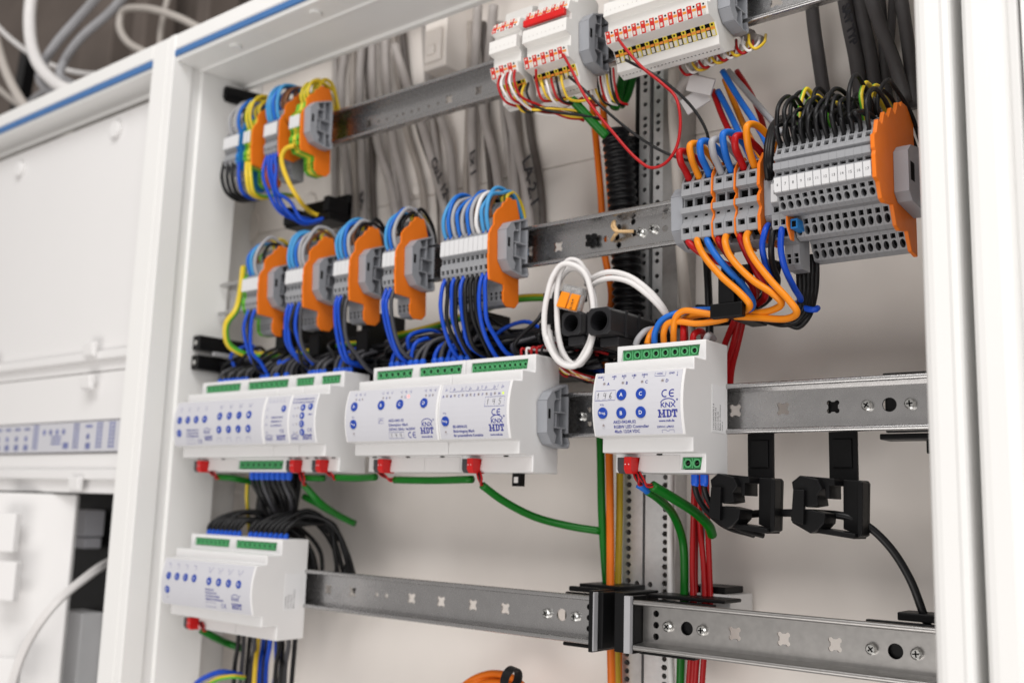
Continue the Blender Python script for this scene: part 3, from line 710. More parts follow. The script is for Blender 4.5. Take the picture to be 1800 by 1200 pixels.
# --- dimmer (left of the middle pair)
def pan_b(p, t, x0):
    for i, x in enumerate((10, 42.5, 64, 91)):
        button(t, x + 2, 7.6, 'ABCD'[i]);
        led(t, x + 3.0, 13.6, r=1.1); led(t, x + 10.5, 13.6, 'led_red' if i == 2 else 'led_off', r=1.6 if i == 2 else 1.1); p.text('ABCD'[i], x + 6, 12.6, 2.6)
        for k in range(3):
            p.arrow(x + 2 + k * 5.2, 16.6, 2.6); p.text('LN'[k % 2], x + .3 + k * 5.2, 17.4, 1.7)
    button(t, 12, -7.2, 'Prog.'); p.text('>1s', 10, -2.0, 2.0); led(t, 12, -14.8)
    p.frame(42.2, 48.2, -7.2, -3.2, .22); p.rib([(43, -6.4), (45, -4.2), (47.2, -5.4)], .5)
    p.text('AKD-0401.02', 54, -6.4, 3.1); p.text('Dimmaktor 4fach', 54, -9.9, 3.1); p.text('230VAC 50Hz / 4x250W', 54, -13.4, 2.9)
    p.frame(53.5, 70.5, -19.6, -14.8, .25)
    for c, x in (('1', 55.5), ('4', 60.6), ('4', 66)): p.hand(c, x, -19.0, 3.6)
    p.ce(77.5, -17.2, 4.8); p.knx(91, -10.8, 12.5); p.mdt(89.5, -16.6, 13.5); p.text('www.mdt.de', 89.6, -19.6, 2.3, 0, .015)
module('wide white dimmer module with one red light lit, numbered 1 4 4', 108, -254.4, Z3, [(4, 48, 6, 2.9), (56, 104, 6, 2.9)], [], [15.5], [(2.4, 106, pan_b)])
# --- left group: eight channel actuator and two narrow modules
def pan_a8(p, t, x0):
    for k in range(4):
        button(t, 12 + k * 14, 3.5, str(k + 1), 3.6); p.text('1 2', 10 + k * 14, 12.5, 2.0); p.rib([(9.5 + k * 14, 16), (12 + k * 14, 16), (12 + k * 14, 11.5)], .3)
        for z, n in ((5.6, 'AEIM'), (-7.2, 'BFJN')): button(t, 78 + k * 15, z, n[k], 3.6)
        p.text('3 4', 76 + k * 15, 13.5, 2.0); p.rib([(75 + k * 15, 17), (77.6 + k * 15, 12), (80 + k * 15, 17)], .3)
        p.rib([(74 + k * 15, -18.6), (74 + k * 15, -15), (80 + k * 15, -15), (80 + k * 15, -18.6)], .3)
    button(t, 12, -9.2, 'P', 3.6)
    for k in range(3): p.fuzz(24, -7.5 - k * 3, 20, 2.4, k)
    p.frame(24, 38, -19.5, -16, .25); p.ce(44, -17.5, 4); p.knx(53, -10.5, 11); p.mdt(54, -17, 12)
module('white switch actuator at the left end of its row, two rows of buttons', 144, -508.5, Z3, [(6, 64, 8, 2.6), (76, 138, 8, 2.6)], [(70, 138, 8, 3.0)], [9.0], [(2.5, 142, pan_a8)])
def pan_n1(p, t, x0):
    for k in range(5): p.rib([(6 + k * 5, 19.5), (6 + k * 5, 16), (8.5 + k * 5, 16)], .3)
    for k, s in enumerate('1234'): p.text('_' + s, 4, 9 - k * 7, 2.4)
    button(t, 28.5, 9.5, 'P', 3.0)
    for k in range(3): p.fuzz(12, 1 - k * 3.6, 15, 2.3, 20 + k)
    p.ce(26, -10.5, 3.2); p.knx(3.5, -18.5, 10); p.mdt(19, -18.5, 12)
module('narrow white module between the actuator and its narrow twin', 36, -364.3, Z3, [(5, 31, 5, 2.2)], [], [9.5], [(1.6, 34.6, pan_n1)])
def pan_n2(p, t, x0):
    for k in range(2): p.fuzz(3, 16.5 - k * 2.9, 28, 2.2, 40 + k)
    for k, s in enumerate('ABCD'): button(t, 19, 9.5 - k * 7.2, s, 3.0); p.text(s, 7, 8.5 - k * 7.2, 2.3); led(t, 12, 9.5 - k * 7.2, r=1)
    button(t, 29, 10, 'P', 2.9); p.fuzz(27, 2.5, 5, 2, 5); p.ce(28, -10.5, 3.2); p.knx(3.5, -18.5, 10); p.mdt(19, -18.5, 12)
module('narrow white module with a column of four buttons, right end of the left group', 36, -328.1, Z3, [(5, 31, 5, 2.2)], [], [9.5], [(1.6, 34.6, pan_n2)])
# --- lowest module
def pan_e(p, t, x0):
    for k in range(4):
        button(t, 14 + k * 14, 5.5, str(k + 1), 3.6); button(t, 80 + k * 15, 4.5, 'ABCD'[k], 3.6)
        p.rib([(10 + k * 14, 17), (14 + k * 14, 16.5), (14 + k * 14, 13)], .4); p.rib([(76 + k * 15, 17), (79 + k * 15, 12), (83 + k * 15, 17)], .4)
    button(t, 13, -7.5, 'P', 3.5); led(t, 13, -14.5, r=1)
    for k in range(4): p.fuzz(75, -3.8 - k * 2.9, 12 + k * 5, 2.4, 60 + k)
    p.frame(75, 90, -18.6, -14.4, .25); p.ce(101, -16.4, 4); p.knx(115, -10.5, 12); p.mdt(115, -17.8, 14)
module('lowest white module beside the empty rail with a paper label on its side', 144, -508.0, Z4, [(7, 64, 8, 2.6), (74, 136, 8, 2.6)], [], [12], [(2.5, 142, pan_e)],
       side=(-23, -5, -19, 14, [('112C39276', 2.4), ('AKS-0816.02', 2.4), ('www.mdt.de', 2.4), ('Made in Germany', 2.4)]))
for o in list(_cs.values()): bpy.data.objects.remove(o)
# ================================================================ end clamps and terminal strips
def prism_yz(mb, poly, x0, x1, mi=0): mb.prism(poly, x0, x1, None, mi)
_ec = None
CL = [(y_ * .70, z_) for y_, z_ in [(-37.5, 9), (-29, 16), (-1, 23.5), (1, 15.5), (1.5, -17), (4.5, -22), (3, -25), (-7, -25.5), (-27, -23), (-36, -15.5)]]
def wallseg(mb, a, b, th, x0, x1):
    dx, dy = b[0] - a[0], b[1] - a[1]; L = math.hypot(dx, dy); nx, ny = -dy / L * th / 2, dx / L * th / 2
    mb.prism([(a[0] + nx, a[1] + ny), (b[0] + nx, b[1] + ny), (b[0] - nx, b[1] - ny), (a[0] - nx, a[1] - ny)], x0, x1)
def end_clamp(parent, loc):
    """Moulded rail end clamp: solid nose, ribbed pockets on the right hand side."""
    global _ec
    if _ec is None:
        mb = MB(); prism_yz(mb, [(y * .99, z * .99) for y, z in CL], 0.2, 1.4)
        n = len(CL)
        for i in range(n): wallseg(mb, CL[i], CL[(i + 1) % n], 1.5, 0, 9.5)
        prism_yz(mb, [(y_ * .70, z_) for y_, z_ in [(-37.3, 8.8), (-29, 15.6), (-24.5, 16.6), (-21, 11), (-24.5, 8.5), (-24.5, -13.5), (-19.5, -17), (-21.5, -22.5), (-27, -22.6), (-35.8, -15.3)]], .3, 9.3)
        for a, b in (((-24.5, 1), (1, 1.8)), ((-24.5, -10.5), (1, -10.5)), ((-11.5, 20), (-11.5, 1)), ((-9, -10), (-7, -24)), ((-19, 0), (-19, -10)), ((-21, 11), (-11.5, 12))):
            wallseg(mb, (a[0] * .7, a[1]), (b[0] * .7, b[1]), 1.2, .5, 8.6)
        _ec = mb.build('end_clamp', 'clamp_grey', parent, loc=loc, bevel=.25)
        s = MB(); s.box(9.2, 9.45, -24.4, -21.8, -4.5, 3); s.build('slot', 'hole', _ec)
        s = MB(); s.box(1.6, 2.0, -13.0, -8.5, -9.5, 0); s.build('pocket', 'hole', _ec)
        return _ec
    return dup_tree(_ec, parent, loc)
PLATE = [(2, 26), (-3.5, 41), (-9, 39.6), (-10, 41), (-15, 40), (-16.5, 36.5), (-20, 34.5), (-21.5, 31), (-27, 27), (-31, 21.5), (-31, 13.5), (-34, 10), (-36.8, 4), (-36.4, 0), (-37, -2), (-36.2, -11), (-36.8, -13), (-35.4, -29), (-34.5, -33), (-16.5, -34), (-16, -38), (-17, -40), (-16, -48), (-11, -51.5), (-1, -51), (3.5, -46), (2.5, -20)]
_op = {}
def plate(parent, loc, key='pti', poly=None, th=2.0, name='end_plate', m='orange_plate'):
    if key not in _op:
        mb = MB(); mb.prism(poly or PLATE, 0, th); _op[key] = mb.build(name, m, parent, loc=loc, bevel=.4); return _op[key]
    return dup(_op[key], parent, loc)
# slice of an installation terminal, 5.2 mm
SL = [(1, 24), (-3, 38), (-13, 38), (-19, 31), (-20, 25), (-28, 20), (-29.5, 12.5), (-35.2, 5.5), (-35.5, -9), (-33.4, -10), (-33.4, -15), (-35, -16.5), (-34.4, -24.5), (-29.5, -32), (-15, -33), (-15, -38), (-14, -46), (-10, -49), (1.5, -49)]
W5 = 5.05
SLF = {2: [(.15, .85, [('rect', .8, 4.2, 4)])], 4: [(.2, .85, [('rect', .8, 4.2, 4)])], 6: [(.25, .9, [('rect', .8, 4.2, 4)])],
       9: [(.1, .9, [('rect', .7, 4.3, 3)])], 11: [(.45, .92, [('rect', 1.0, 4.1, 2.5)])], 12: [(.2, .85, [('rect', .8, 4.2, 4)])], 15: [(.1, .4, [('rect', 1, 4, 2)]), (.5, .92, [('rect', 1, 4, 3)])]}
_sl = {}
def terminal(parent, loc, m='grey_plastic', marker=True, m2=None):
    key = (m, marker)
    if key not in _sl:
        mb = MB(); mb.prism(SL, 0, W5, SLF, dark=1, dk=None)
        o = mb.build('terminal_block', [m, 'hole'], parent, loc=loc)
        if marker:
            k = MB(); k.prism([(-35.4, 4.6), (-36.4, 4.3), (-36.6, -8), (-35.5, -8.4)], .12, W5 - .12); k.build('marker', 'marker_white', o, bevel=.25)
        _sl[key] = o; return o
    return dup_tree(_sl[key], parent, loc)
strips = {}
def strip(key, label, xs, Zr, cols, plate_x, clamp=True, extra_plate=None):
    t = thing('terminal_strip', label, 'terminal strip', (plate_x, 0, Zr), 'orange-ended terminal strips')
    for x, m in zip(xs, cols): terminal(t, (x - plate_x, 0, 0), m)
    plate(t, (0, 0, 0))
    if extra_plate is not None: plate(t, (extra_plate - plate_x, 0, 0), 'short', [q for q in PLATE if q[1] > -34.5] + [(2.5, -34)], 2.0, 'divider')
    if clamp: end_clamp(t, (2.2, -7 if extra_plate is not None else 0, 0))
    strips[key] = xs; return t
def xs_(plate_x, n, pitch=5.2): return [plate_x - pitch * (n - i) for i in range(n)]
g = 'grey_plastic'
strip('S5', 'widest orange-ended terminal strip with ten white markers', xs_(-121, 10), Z2, [g] * 10, -121)
strip('S4', 'terminal strip second from the right of the five, three blue wires on top', xs_(-227, 3), Z2, [g] * 3, -227)
strip('S3', 'middle one of the five orange-ended terminal strips', xs_(-286, 4), Z2, [g] * 4, -286)
strip('S2', 'second orange-ended terminal strip from the left in its row', xs_(-350, 5), Z2, [g] * 5, -350)
strip('S1', 'leftmost orange-ended terminal strip above the black side clips', xs_(-418, 5), Z2, ['pe_green'] + [g] * 4, -418)
strip('S10', 'terminal strip in the top row with green earth blocks between two orange plates', [-426, -420.8, -415.6, -410.4, -386, -380.8, -375.6], Z1, [g, g, g, g, 'pe_green', 'pe_yellow', 'pe_green'], -369, extra_plate=-402)
strip('S9', 'top left terminal strip with black wires below and a blue block', [-494, -488.8, -483.6, -478.4, -473.2, -460, -454], Z1, [g, g, g, g, 'block_blue', 'pe_green', 'pe_yellow'], -446, clamp=False)

# ---- power strip with seven big terminals and orange dividers
t6 = thing('terminal_strip', 'grey power terminal strip with thick red, orange and blue wires', 'terminal strip', (42, 0, Z2))
P6 = [(1, 22), (-15, 30), (-22, 27), (-29.5, 17), (-30.2, 7.5), (-26.5, 6.5), (-26.5, -.5), (-31, -1.5), (-31, -5.5), (-27, -6.5), (-27.4, -11), (-30.6, -15), (-29.6, -24), (-21, -30), (1, -30)]
F6 = {2: [(.12, .92, [('rect', .9, 7.0, 5)])], 3: [(.1, .5, [('rect', 1.6, 6.3, 3)])], 5: [(.06, .94, [('rect', .6, 7.3, 4)])], 9: [(.1, .5, [('rect', .8, 3.4, .8)])],
      11: [(.12, .55, [('rect', 1.4, 6.5, 4)])], 12: [(.1, .92, [('rect', .9, 7.0, 5)])]}
first = None
PL6 = [(2, 24), (-15, 33), (-24, 30), (-31.5, 20), (-32.5, 5), (-29, 3), (-32.5, -2), (-32.5, -6), (-29, -9), (-32, -16), (-31, -26), (-22, -32), (2, -32)]
X6 = []
xx = 11.0
for i in range(7):
    if i in (3, 5):
        plate(t6, (xx, 0, 0), 'div6', [(y * .985, z * .985) for y, z in PL6], 1.1, 'divider'); xx += 1.2
    if first is None:
        mb = MB(); mb.prism(P6, 0, 7.85, F6); first = mb.build('terminal_block', [g, 'hole'], t6, loc=(xx, 0, 0))
    else: dup(first, t6, (xx, 0, 0))
    X6.append(42 + xx + 3.9); xx += 8.0
plate(t6, (xx + .2, 0, 0), 'end6', PL6, 2.4)
end_clamp(t6, (.6, 0, 0))
end_clamp(t6, (xx + 2.8, 0, 0))

# ---- stepped multi level stack at the right
t8 = thing('terminal_strip', 'large stepped grey terminal stack with numbered markers and orange end plate', 'terminal strip', (200, 0, Z2))
P8 = [(14, 47), (-8, 46), (-18, 41), (-22, 36), (-32, 34), (-40, 28), (-44, 27), (-49, 23.5), (-53.5, 14.5), (-55, 13.5), (-55, 11.5), (-52.5, 10.8), (-52.5, 9.6), (-56, 8.8), (-56, 4.2), (-53, 3.4), (-53, .6), (-55, -.4), (-54.2, -10.8), (-50.5, -11.8), (-45.5, -20.5), (-41, -22), (-26, -19.5), (-25.2, -21), (-20.5, -32), (-16, -33.5), (0, -30), (1.5, -31.5), (7, -42), (14, -43.5)]
r8 = [('rect', 1.0, 4.1, 3)]; c8 = [('round', .55, 4.6, 5)]
F8 = {2: [(.2, .8, r8)], 4: [(.12, .46, r8), (.54, .9, r8)], 7: [(.08, .42, r8), (.52, .92, r8)], 15: [(.1, .9, [('rect', .6, 4.5, 4)])],
      19: [(.04, .32, r8), (.38, .94, c8)], 23: [(.04, .32, r8), (.38, .94, c8)], 27: [(.04, .32, r8), (.38, .94, c8)]}
first = None; X8 = []
for i in range(12):
    x = 134.5 + i * 5.22; X8.append(x + 2.6)
    if first is None:
        mb = MB(); mb.prism(P8, 0, 5.12, F8); first = mb.build('terminal_block', [g, 'hole'], t8, loc=(x - 200, 0, 0)); b = first
    else: b = dup(first, t8, (x - 200, 0, 0))
    k = MB(); k.prism([(-54.8, -.7), (-55.8, -1), (-55.2, -10.2), (-54.2, -10.5)], .25, 4.95)
    v, f = text2(['6', '7', '8', '9', '10', '11', '12', '13', '14', '15', '16', '17'][i], 2.6, 0, 'CENTER')
    k.flat(v, f, lambda a, bz: (2.6 + a, -55.86 - (bz - 6.6 + 1) * .065, bz - 6.6), 1)
    k.build('marker', ['marker_white', 'print_black'], b, weld=False)
teeth = [(16, 52), (-6, 52), (-8, 48), (-14, 49), (-19, 39), (-26, 41.5), (-32, 33), (-39, 34.5), (-43.5, 25), (-50.5, 26), (-53.5, 17), (-58, 14), (-57.5, 6), (-56, 4.5), (-57, 2), (-56, -12), (-51.5, -13.5), (-47.5, -23), (-43, -24.5), (-28, -22), (-22.8, -34), (-17, -36), (-2, -33), (4.5, -44.5), (16, -46)]
mb = MB(); mb.prism(teeth, 0, 2.6); mb.build('end_plate', 'orange_plate', t8, loc=(-2.4, 0, 0), bevel=.4)
mb = MB(); mb.prism([(10, 22), (-20, 17), (-26, 12), (-26, -14), (-20, -19), (10, -22)], 0.4, 9.5); mb.box(9.4, 9.7, -22, -15, -6, 6, 1); mb.build('end_clamp', ['clamp_grey', 'hole'], t8, bevel=.6)
# two small blocks between the power strip and the stack
t7 = thing('terminal_strip', 'two slim grey blocks marked 1 and 2 beside the orange end plate', 'terminal strip', (121.5, 0, Z2))
for i in range(2):
    b = terminal(t7, (2.0 + i * 5.2, 0, -2), g); 
    v, f = text2(str(i + 1), 4.0, .02, 'CENTER'); k = MB(); k.flat(v, f, lambda a, bz: (2.6 + a, -36.75, bz - 3.2)); k.build('marker_number', 'print_black', b, weld=False)
mb = MB(); mb.prism([(-36.3, 6), (-36.0, -25), (-30, -33.5), (-26, -33.5), (-26, 6)], 0, 1.1); mb.build('divider', 'orange_plate', t7, loc=(12.4, 0, -2))
mb = MB(); mb.box(14.0, 18.8, -33, -20, -29, -22.5); mb.box(15.0, 17.8, -33.2, -32.9, -28, -24, 1); mb.build('blue_entry', ['block_blue', 'hole'], t7, bevel=.4)

# ================================================================ white input modules on the top rail
IOP = [(1, 36), (-14, 43), (-23, 40.5), (-24, 34), (-29, 25.6), (-38.5, 24), (-41.5, 15), (-36.5, 13.5), (-36.5, 8.5), (-43, 7.5), (-43.4, -3.5), (-36.5, -5), (-36.5, -13.5), (-41.5, -15), (-38.5, -23.8), (-29, -25.6), (-24, -34), (-23, -40.5), (-14, -43.5), (1, -36)]
def io_module(label, X0, W, n, red_bar=False, clamp=True):
    t = thing('input_module', label, 'module', (X0, 0, Z1), 'white input modules on the top rail')
    nb_ = max(2, int(W / 3.2))
    vents = [('rect', 1.2 + k * (W - 2.4) / nb_, 1.2 + (k + .55) * (W - 2.4) / nb_, 1.0) for k in range(nb_)]
    mb = MB(); mb.prism(IOP, .2, W - .2, {17: [(.45, .62, vents)]}); mb.build('housing', ['io_white', 'hole'], t, bevel=.5)
    p = (W - 2.2) / n
    def tier(y0, z0, y1, z1, kind, name):
        mb = MB(); L = math.hypot(y1 - y0, z1 - z0); dy, dz = (y1 - y0) / L, (z1 - z0) / L
        ny, nz = (dz, -dy) if dz < 0 else (-dz, dy)
        if ny > 0: ny, nz = -ny, -nz
        def tile(x, a, b, wd, h, mi):
            c0 = (y0 + dy * a * L, z0 + dz * a * L); c1 = (y0 + dy * b * L, z0 + dz * b * L)
            mb.prism([(c0[0], c0[1]), (c0[0] + ny * h, c0[1] + nz * h), (c1[0] + ny * h, c1[1] + nz * h), (c1[0], c1[1])], x - wd / 2, x + wd / 2, mi=mi)
        for k in range(n):
            x = 1.1 + p * (k + .5)
            if kind == 'red':
                tile(x, .02, .98, p * .94, .3, 1 if k % 2 == 0 else 0)
                tile(x, .34, .52, p * .8, .5, 2 if k % 2 else 1)
                tile(x, .60, .88, p * .44, .9, 3); mb.cyl((x, y0 + dy * L * .18 + ny * .3, z0 + dz * L * .18 + nz * .3), (0, ny, nz), p * .20, .25, 8, 3 if k % 2 == 0 else 4)
            else:
                tile(x, .02, .98, p * .96, .3, 6 if k % 2 else 4)
                tile(x, .30, .48, p * .8, .5, 2); tile(x, .55, .93, p * .60, .9, 3)
                mb.cyl((x, y0 + dy * L * .16 + ny * .3, z0 + dz * L * .16 + nz * .3), (0, ny, nz), p * .22, .25, 8, 4)
        mb.build(name, ['io_white', 'io_red', 'io_orange', 'io_button', 'hole', 'marker_white', 'io_yellow'], t, weld=False)
    tier(-41.5, -15, -38.5, -23.8, 'red', 'red_clamp_row'); tier(-29, -25.6, -24, -34, 'yellow', 'yellow_clamp_row')
    tier(-41.5, 15, -38.5, 24, 'red', 'red_clamp_row')
    mb = MB()
    for k in range(n):
        x = 1.1 + p * (k + .5); v, f = text2(str((k + 1) % 10), 1.7, 0, 'CENTER'); mb.flat(v, f, lambda a, b: (x + a, -43.5, b + .2))
    mb.build('printing', 'w_cablegrey', t, weld=False)
    mb = MB(); mb.box(-.9, .1, -30, -8, -22, 22); mb.build('side_latch', 'clamp_grey', t, bevel=.5)
    if red_bar:
        mb = MB(); mb.box(1.5, W - 1.5, -44.5, -41.0, 10.2, 15.5); mb.build('jumper_bar', 'bus_red', t, bevel=.5)
    if clamp: end_clamp(t, (W + .4, 0, 0))
    return t
io_module('narrow white input module, leftmost on the top rail', -121, 29, 6, clamp=False)
io_module('white input module with a red jumper bar and grey end clamp', -86, 44, 10, red_bar=True)
io_module('widest white input module on the top rail, over the perforated profile', -7.5, 87, 22)
# ================================================================ wires
R = random.Random(11)
ORD = 'first second third fourth fifth sixth seventh eighth ninth tenth eleventh twelfth thirteenth fourteenth fifteenth sixteenth seventeenth eighteenth nineteenth twentieth twenty-first twenty-second twenty-third twenty-fourth twenty-fifth twenty-sixth twenty-seventh twenty-eighth twenty-ninth thirtieth'.split()
def yz(x, Zr, pts, dx=0.0, jit=0.6):
    """Wire path in the plane across the rail, drifting dx along it."""
    n = len(pts); out = []
    for i, (y, z) in enumerate(pts):
        k = i / (n - 1); j = 0 if i == 0 else jit
        out.append((x + dx * k * k + R.uniform(-j, j), y + R.uniform(-j, j), Zr + z + R.uniform(-j, j)))
    return out
FB = ('ferrule_blue', 7.0, 2.5)
TOP1 = [(-30.5, 6.5), (-34.5, 13), (-36, 24), (-31, 37), (-19, 46), (-4, 46), (9, 35), (17, 15), (21, -8)]
TOP2 = [(-23.5, 22), (-26, 30), (-20, 41), (-8, 46), (6, 40), (15, 22), (19, 0)]
TOP3 = [(-9, 36), (-10.5, 43), (-5, 49), (5, 47), (13, 34), (17, 12)]
LOW1 = [(-30.5, -26), (-34, -33), (-35.5, -46), (-32, -64), (-22, -80), (-6, -90), (12, -92)]
def strip_wires(key, Zr, where, top1, low1, top2=(), top3=(), lowdx=4, r=1.75, hi=0):
    xs = strips[key]
    for lst, path, nm in ((top1, TOP1, 'looping over'), (top2, TOP2, 'behind the front wires of'), (top3, TOP3, 'on the top step of'), (low1, LOW1, 'hanging below')):
        cnt = {}
        for i, c in enumerate(lst):
            if c is None or i >= len(xs): continue
            cl = CN[c]; lab = '%s wire %s %s, %s from left' % (cl, nm, where, ORD[i])
            p = list(path)
            if path is LOW1: p = [(y + (0 if k < 2 else R.uniform(-2, 2)), z - (0 if k < 2 else R.uniform(-5, 6))) for k, (y, z) in enumerate(p)]
            else: p = [(y, z + (0 if k < 2 else (hi + R.uniform(-3, 3)) * min(1, k / 3))) for k, (y, z) in enumerate(p)]
            dx = (lowdx + R.uniform(-3, 3) if path is LOW1 else R.uniform(-2, 3))
            f = ('w_blue', 3.0, r * 1.15) if path is not TOP3 and c in ('w_blue', 'w_ltblue', 'w_midblue') else None
            wire(lab, 'wires of the orange-ended terminal strips', c, r * (.92 if path is TOP2 else 1), yz(xs[i] + 2.5, Zr, p, dx, .5), ferrule=f, name='terminal_wire')
CN = {'w_blue': 'blue', 'w_midblue': 'mid blue', 'w_ltblue': 'light blue', 'w_black': 'black', 'w_darkgrey': 'dark grey', 'w_grey': 'grey', 'w_white': 'white', 'w_earth': 'yellow and green', 'w_brown': 'brown', 'w_violet': 'violet', 'w_red': 'red', 'w_orange': 'orange', 'w_yellow': 'yellow', 'pe_yellow': 'lime'}
b, m_, l, k, dg, gr, wh, e, br = 'w_blue', 'w_midblue', 'w_ltblue', 'w_black', 'w_darkgrey', 'w_grey', 'w_white', 'w_earth', 'w_brown'
strip_wires('S5', Z2, 'the widest strip', [l, m_, gr, m_, gr, m_, gr, wh, l, l], [b, k, b, k, b, k, k, k, b, b], [br, br, k, br, wh, br, k, gr, br, None], [e, None, e, None, e, None, e, None, e, e])
strip_wires('S4', Z2, 'the three-block strip', [l, m_, gr], [b, b, dg], [br, k, k], [None, e, k], 10)
strip_wires('S3', Z2, 'the middle strip', [l, l, m_, gr], [b, b, k, dg], [br, br, br, k], [None, e, None, k], 9)
strip_wires('S2', Z2, 'the second strip', [l, l, m_, gr, gr], [b, b, k, b, dg], [br, br, None, br, None], [None, e, None, e, None], 9)
strip_wires('S1', Z2, 'the leftmost strip', [None, m_, l, gr, None], [None, b, k, b, None], [None, br, None, k, None], [e, None, e, None, None], 6)
strip_wires('S10', Z1, 'the earth-block strip', [l, l, m_, l, None, None, None], [b, b, b, b, None, None, None], [None, m_, br, br, e, e, e], [br, None, br, None, e, e, e], 26, hi=4)
strip_wires('S9', Z1, 'the top left strip', [None, gr, None, gr, m_, e, e], [None] * 7, [None, br, None, k, m_, e, e], [k, None, m_, None, None, None, None])
for i, (u, c) in enumerate(((394, k), (402, k), (410, k), (421, b), (434, e), (440, e))):
    lab = '%s wire bowing below the top left strip, %s from left' % (CN[c], ORD[i])
    wire(lab, lab + 's', c, 1.9 if i < 4 else 2.3, pp((u, 286, -33), (u - 4 + i, 312, -36), (u + 4 + i * .5, 338, -30), (u + 24, 352 - i, -15), (u + 52, 352 - i * 2, 5), (u + 80, 345, 30)))
wire('pale yellow wire crossing the blue wires below the earth-block strip', None, 'w_yellow', 2.4, pp((517, 256, -36), (502, 262, -38), (495, 278, -38), (505, 315, -32), (525, 350, -20), (548, 374, 5), (575, 384, 20)))
wire('yellow and green cable hanging left of the leftmost orange-ended strip', None, e, 3.4, pp((428, 470, 0), (424, 505, -12), (415, 545, -25), (398, 570, -30), (402, 605, -22), (430, 622, -5), (470, 624, 20)), name='cable', cat='cable')
wire('yellow and green earth cable running along under the terminal strips', None, e, 3.6, pp((440, 622, 0), (500, 624, 10), (545, 618, 12), (590, 608, 20), (650, 600, 30), (760, 575, 40), (900, 527, 40), (935, 523, 42), (985, 523, 50)), name='cable', cat='cable')

# ---- black bundle and its brackets between the strips and the modules
def bundle(label, paths, mats, r, n=8):
    ms = sorted(set(mats)); mb = MB()
    for p, c in zip(paths, mats): tube(mb, p, r, n, 5, ms.index(c))
    return tag(mb.build('wire_bundle', ms, smooth=True, weld=False), label, 'wire bundle', kind='stuff')
P_, C_ = [], []
for i in range(34):
    y0 = 4 + (i % 6) * 7.0; z0 = 42 + (i // 6) * 6.0
    P_.append([(-528 + j * 53 + R.uniform(-8, 8), y0 + R.uniform(-4, 4), z0 + R.uniform(-4, 4)) for j in range(10)]); C_.append((k, k, k, dg, k, b, k, k, k, k, k)[i % 11])
bundle('dense bundle of black and blue wires running above the module row', P_, C_, 2.3)
mb = MB(); mb.box(-530, -60, 50, 58, 34, 84); mb.box(-530, -60, 8, 49.8, 34, 37); tag(mb.build('wire_duct', 'black_plastic', bevel=.8), 'long black wire duct behind the bundle above the modules', 'wire duct')
for i in range(30):
    x_ = -515 + i * 14.6; c = (k, b, k, dg, k, k)[i % 6]; up = R.uniform(66, 92); lab = '%s wire in the tangle above the modules, %s from left' % (CN[c], ORD[i])
    wire(lab, 'tangled wires above the module row', c, 1.8, [(x_, R.uniform(0, 24), 46), (x_ + R.uniform(-6, 10), R.uniform(-14, 6), 58 + R.uniform(-4, 8)), (x_ + R.uniform(0, 24), R.uniform(-12, 10), up * .9), (x_ + R.uniform(14, 34), R.uniform(0, 22), up), (x_ + R.uniform(24, 52), R.uniform(14, 34), up - 14), (x_ + R.uniform(30, 70), 34, 58)], name='loose_wire')
for u, v in ((507, 588), (566, 598), (650, 590), (835, 590)):
    p = at(u, v, Y=5); mb = MB(); mb.box(-6, 6, -6, 40, -20, 22); mb.box(-9, 9, -9, -6.2, 10, 18); mb.box(-7.5, 7.5, -10, -6.2, -16, 4)
    w_ = {507: 'leftmost black wire guide over the bundle', 566: 'second black wire guide from the left over the bundle', 650: 'black wire guide below the third orange-ended strip', 835: 'black wire guide below the widest terminal strip'}[u]
    o = mb.build('wire_guide', 'black_plastic', loc=p, bevel=.8); tag(o, w_, 'wire guide', 'black wire guides over the bundle')
# wires dropping into the module tops
_dn = {}
def drop(x, c, fr=True, ztop=45, lean=8, h=20, lab='', Zr=0, back=22, fm=FB, r=1.9, y0=-14):
    pts = [(x, y0, Zr + ztop - 1), (x, y0 + R.uniform(-1, 1), Zr + ztop + 8), (x + lean * .15, y0 + 4 + R.uniform(-2, 2), Zr + ztop + h * .72), (x + lean * .5, y0 + 16, Zr + ztop + h + R.uniform(-3, 3)), (x + lean, back, Zr + ztop + h * .7), (x + lean * 1.5, back + 12, Zr + ztop + h * .35)]
    q = lab.split(' wire ')[-1]; _dn[q] = _dn.get(q, -1) + 1
    wire(lab + ', %s from left' % ORD[_dn[q]], 'wires dropping into the module tops', c, r, pts, ferrule=fm if fr else None)
for i in range(8):
    drop(-499 + i * 7.3, (dg, k)[i % 2], i < 7, lean=14, h=18, lab='dark wire dropping into the left actuator, left connector', fm=('ferrule_blue', 6, 3.2))
for i in range(8):
    drop(-430 + i * 7.6, (dg, k, dg)[i % 3], i in (0, 1, 3, 5), lean=18, h=22, lab='dark wire dropping into the left actuator, right connector', fm=('ferrule_blue', 7, 3.4))
for i in range(5): drop(-357 + i * 5, (dg, k)[i % 2], True, lean=12, h=20, lab='dark wire dropping into the first narrow module')
for i, c in enumerate((dg, b, dg, k, dg)): drop(-321 + i * 5, c, True, lean=16, h=24, lab='%s wire dropping into the narrow four-button module' % CN[c])
for j, X in enumerate((-250.4, -198.4)):
    for i, c in enumerate((b, dg, dg, b, dg, dg) if j == 0 else (b, dg, b, b, dg, dg)):
        drop(X + 4 + i * 7.4, c, True, lean=16 + 5 * (i % 3), h=24 + 6 * (i % 2), lab='%s wire dropping into the %s connector of the dimmer' % (CN[c], ('left', 'right')[j]), fm=('ferrule_blue', 8, 3.1))
for i, c in enumerate(('w_red', wh, 'w_red', 'w_red', k)): drop(-100 + i * 5, c, False, lean=20 + i * 3, h=9 + i, lab='thin %s wire entering the eight-light module' % CN[c], r=1.0, back=10)
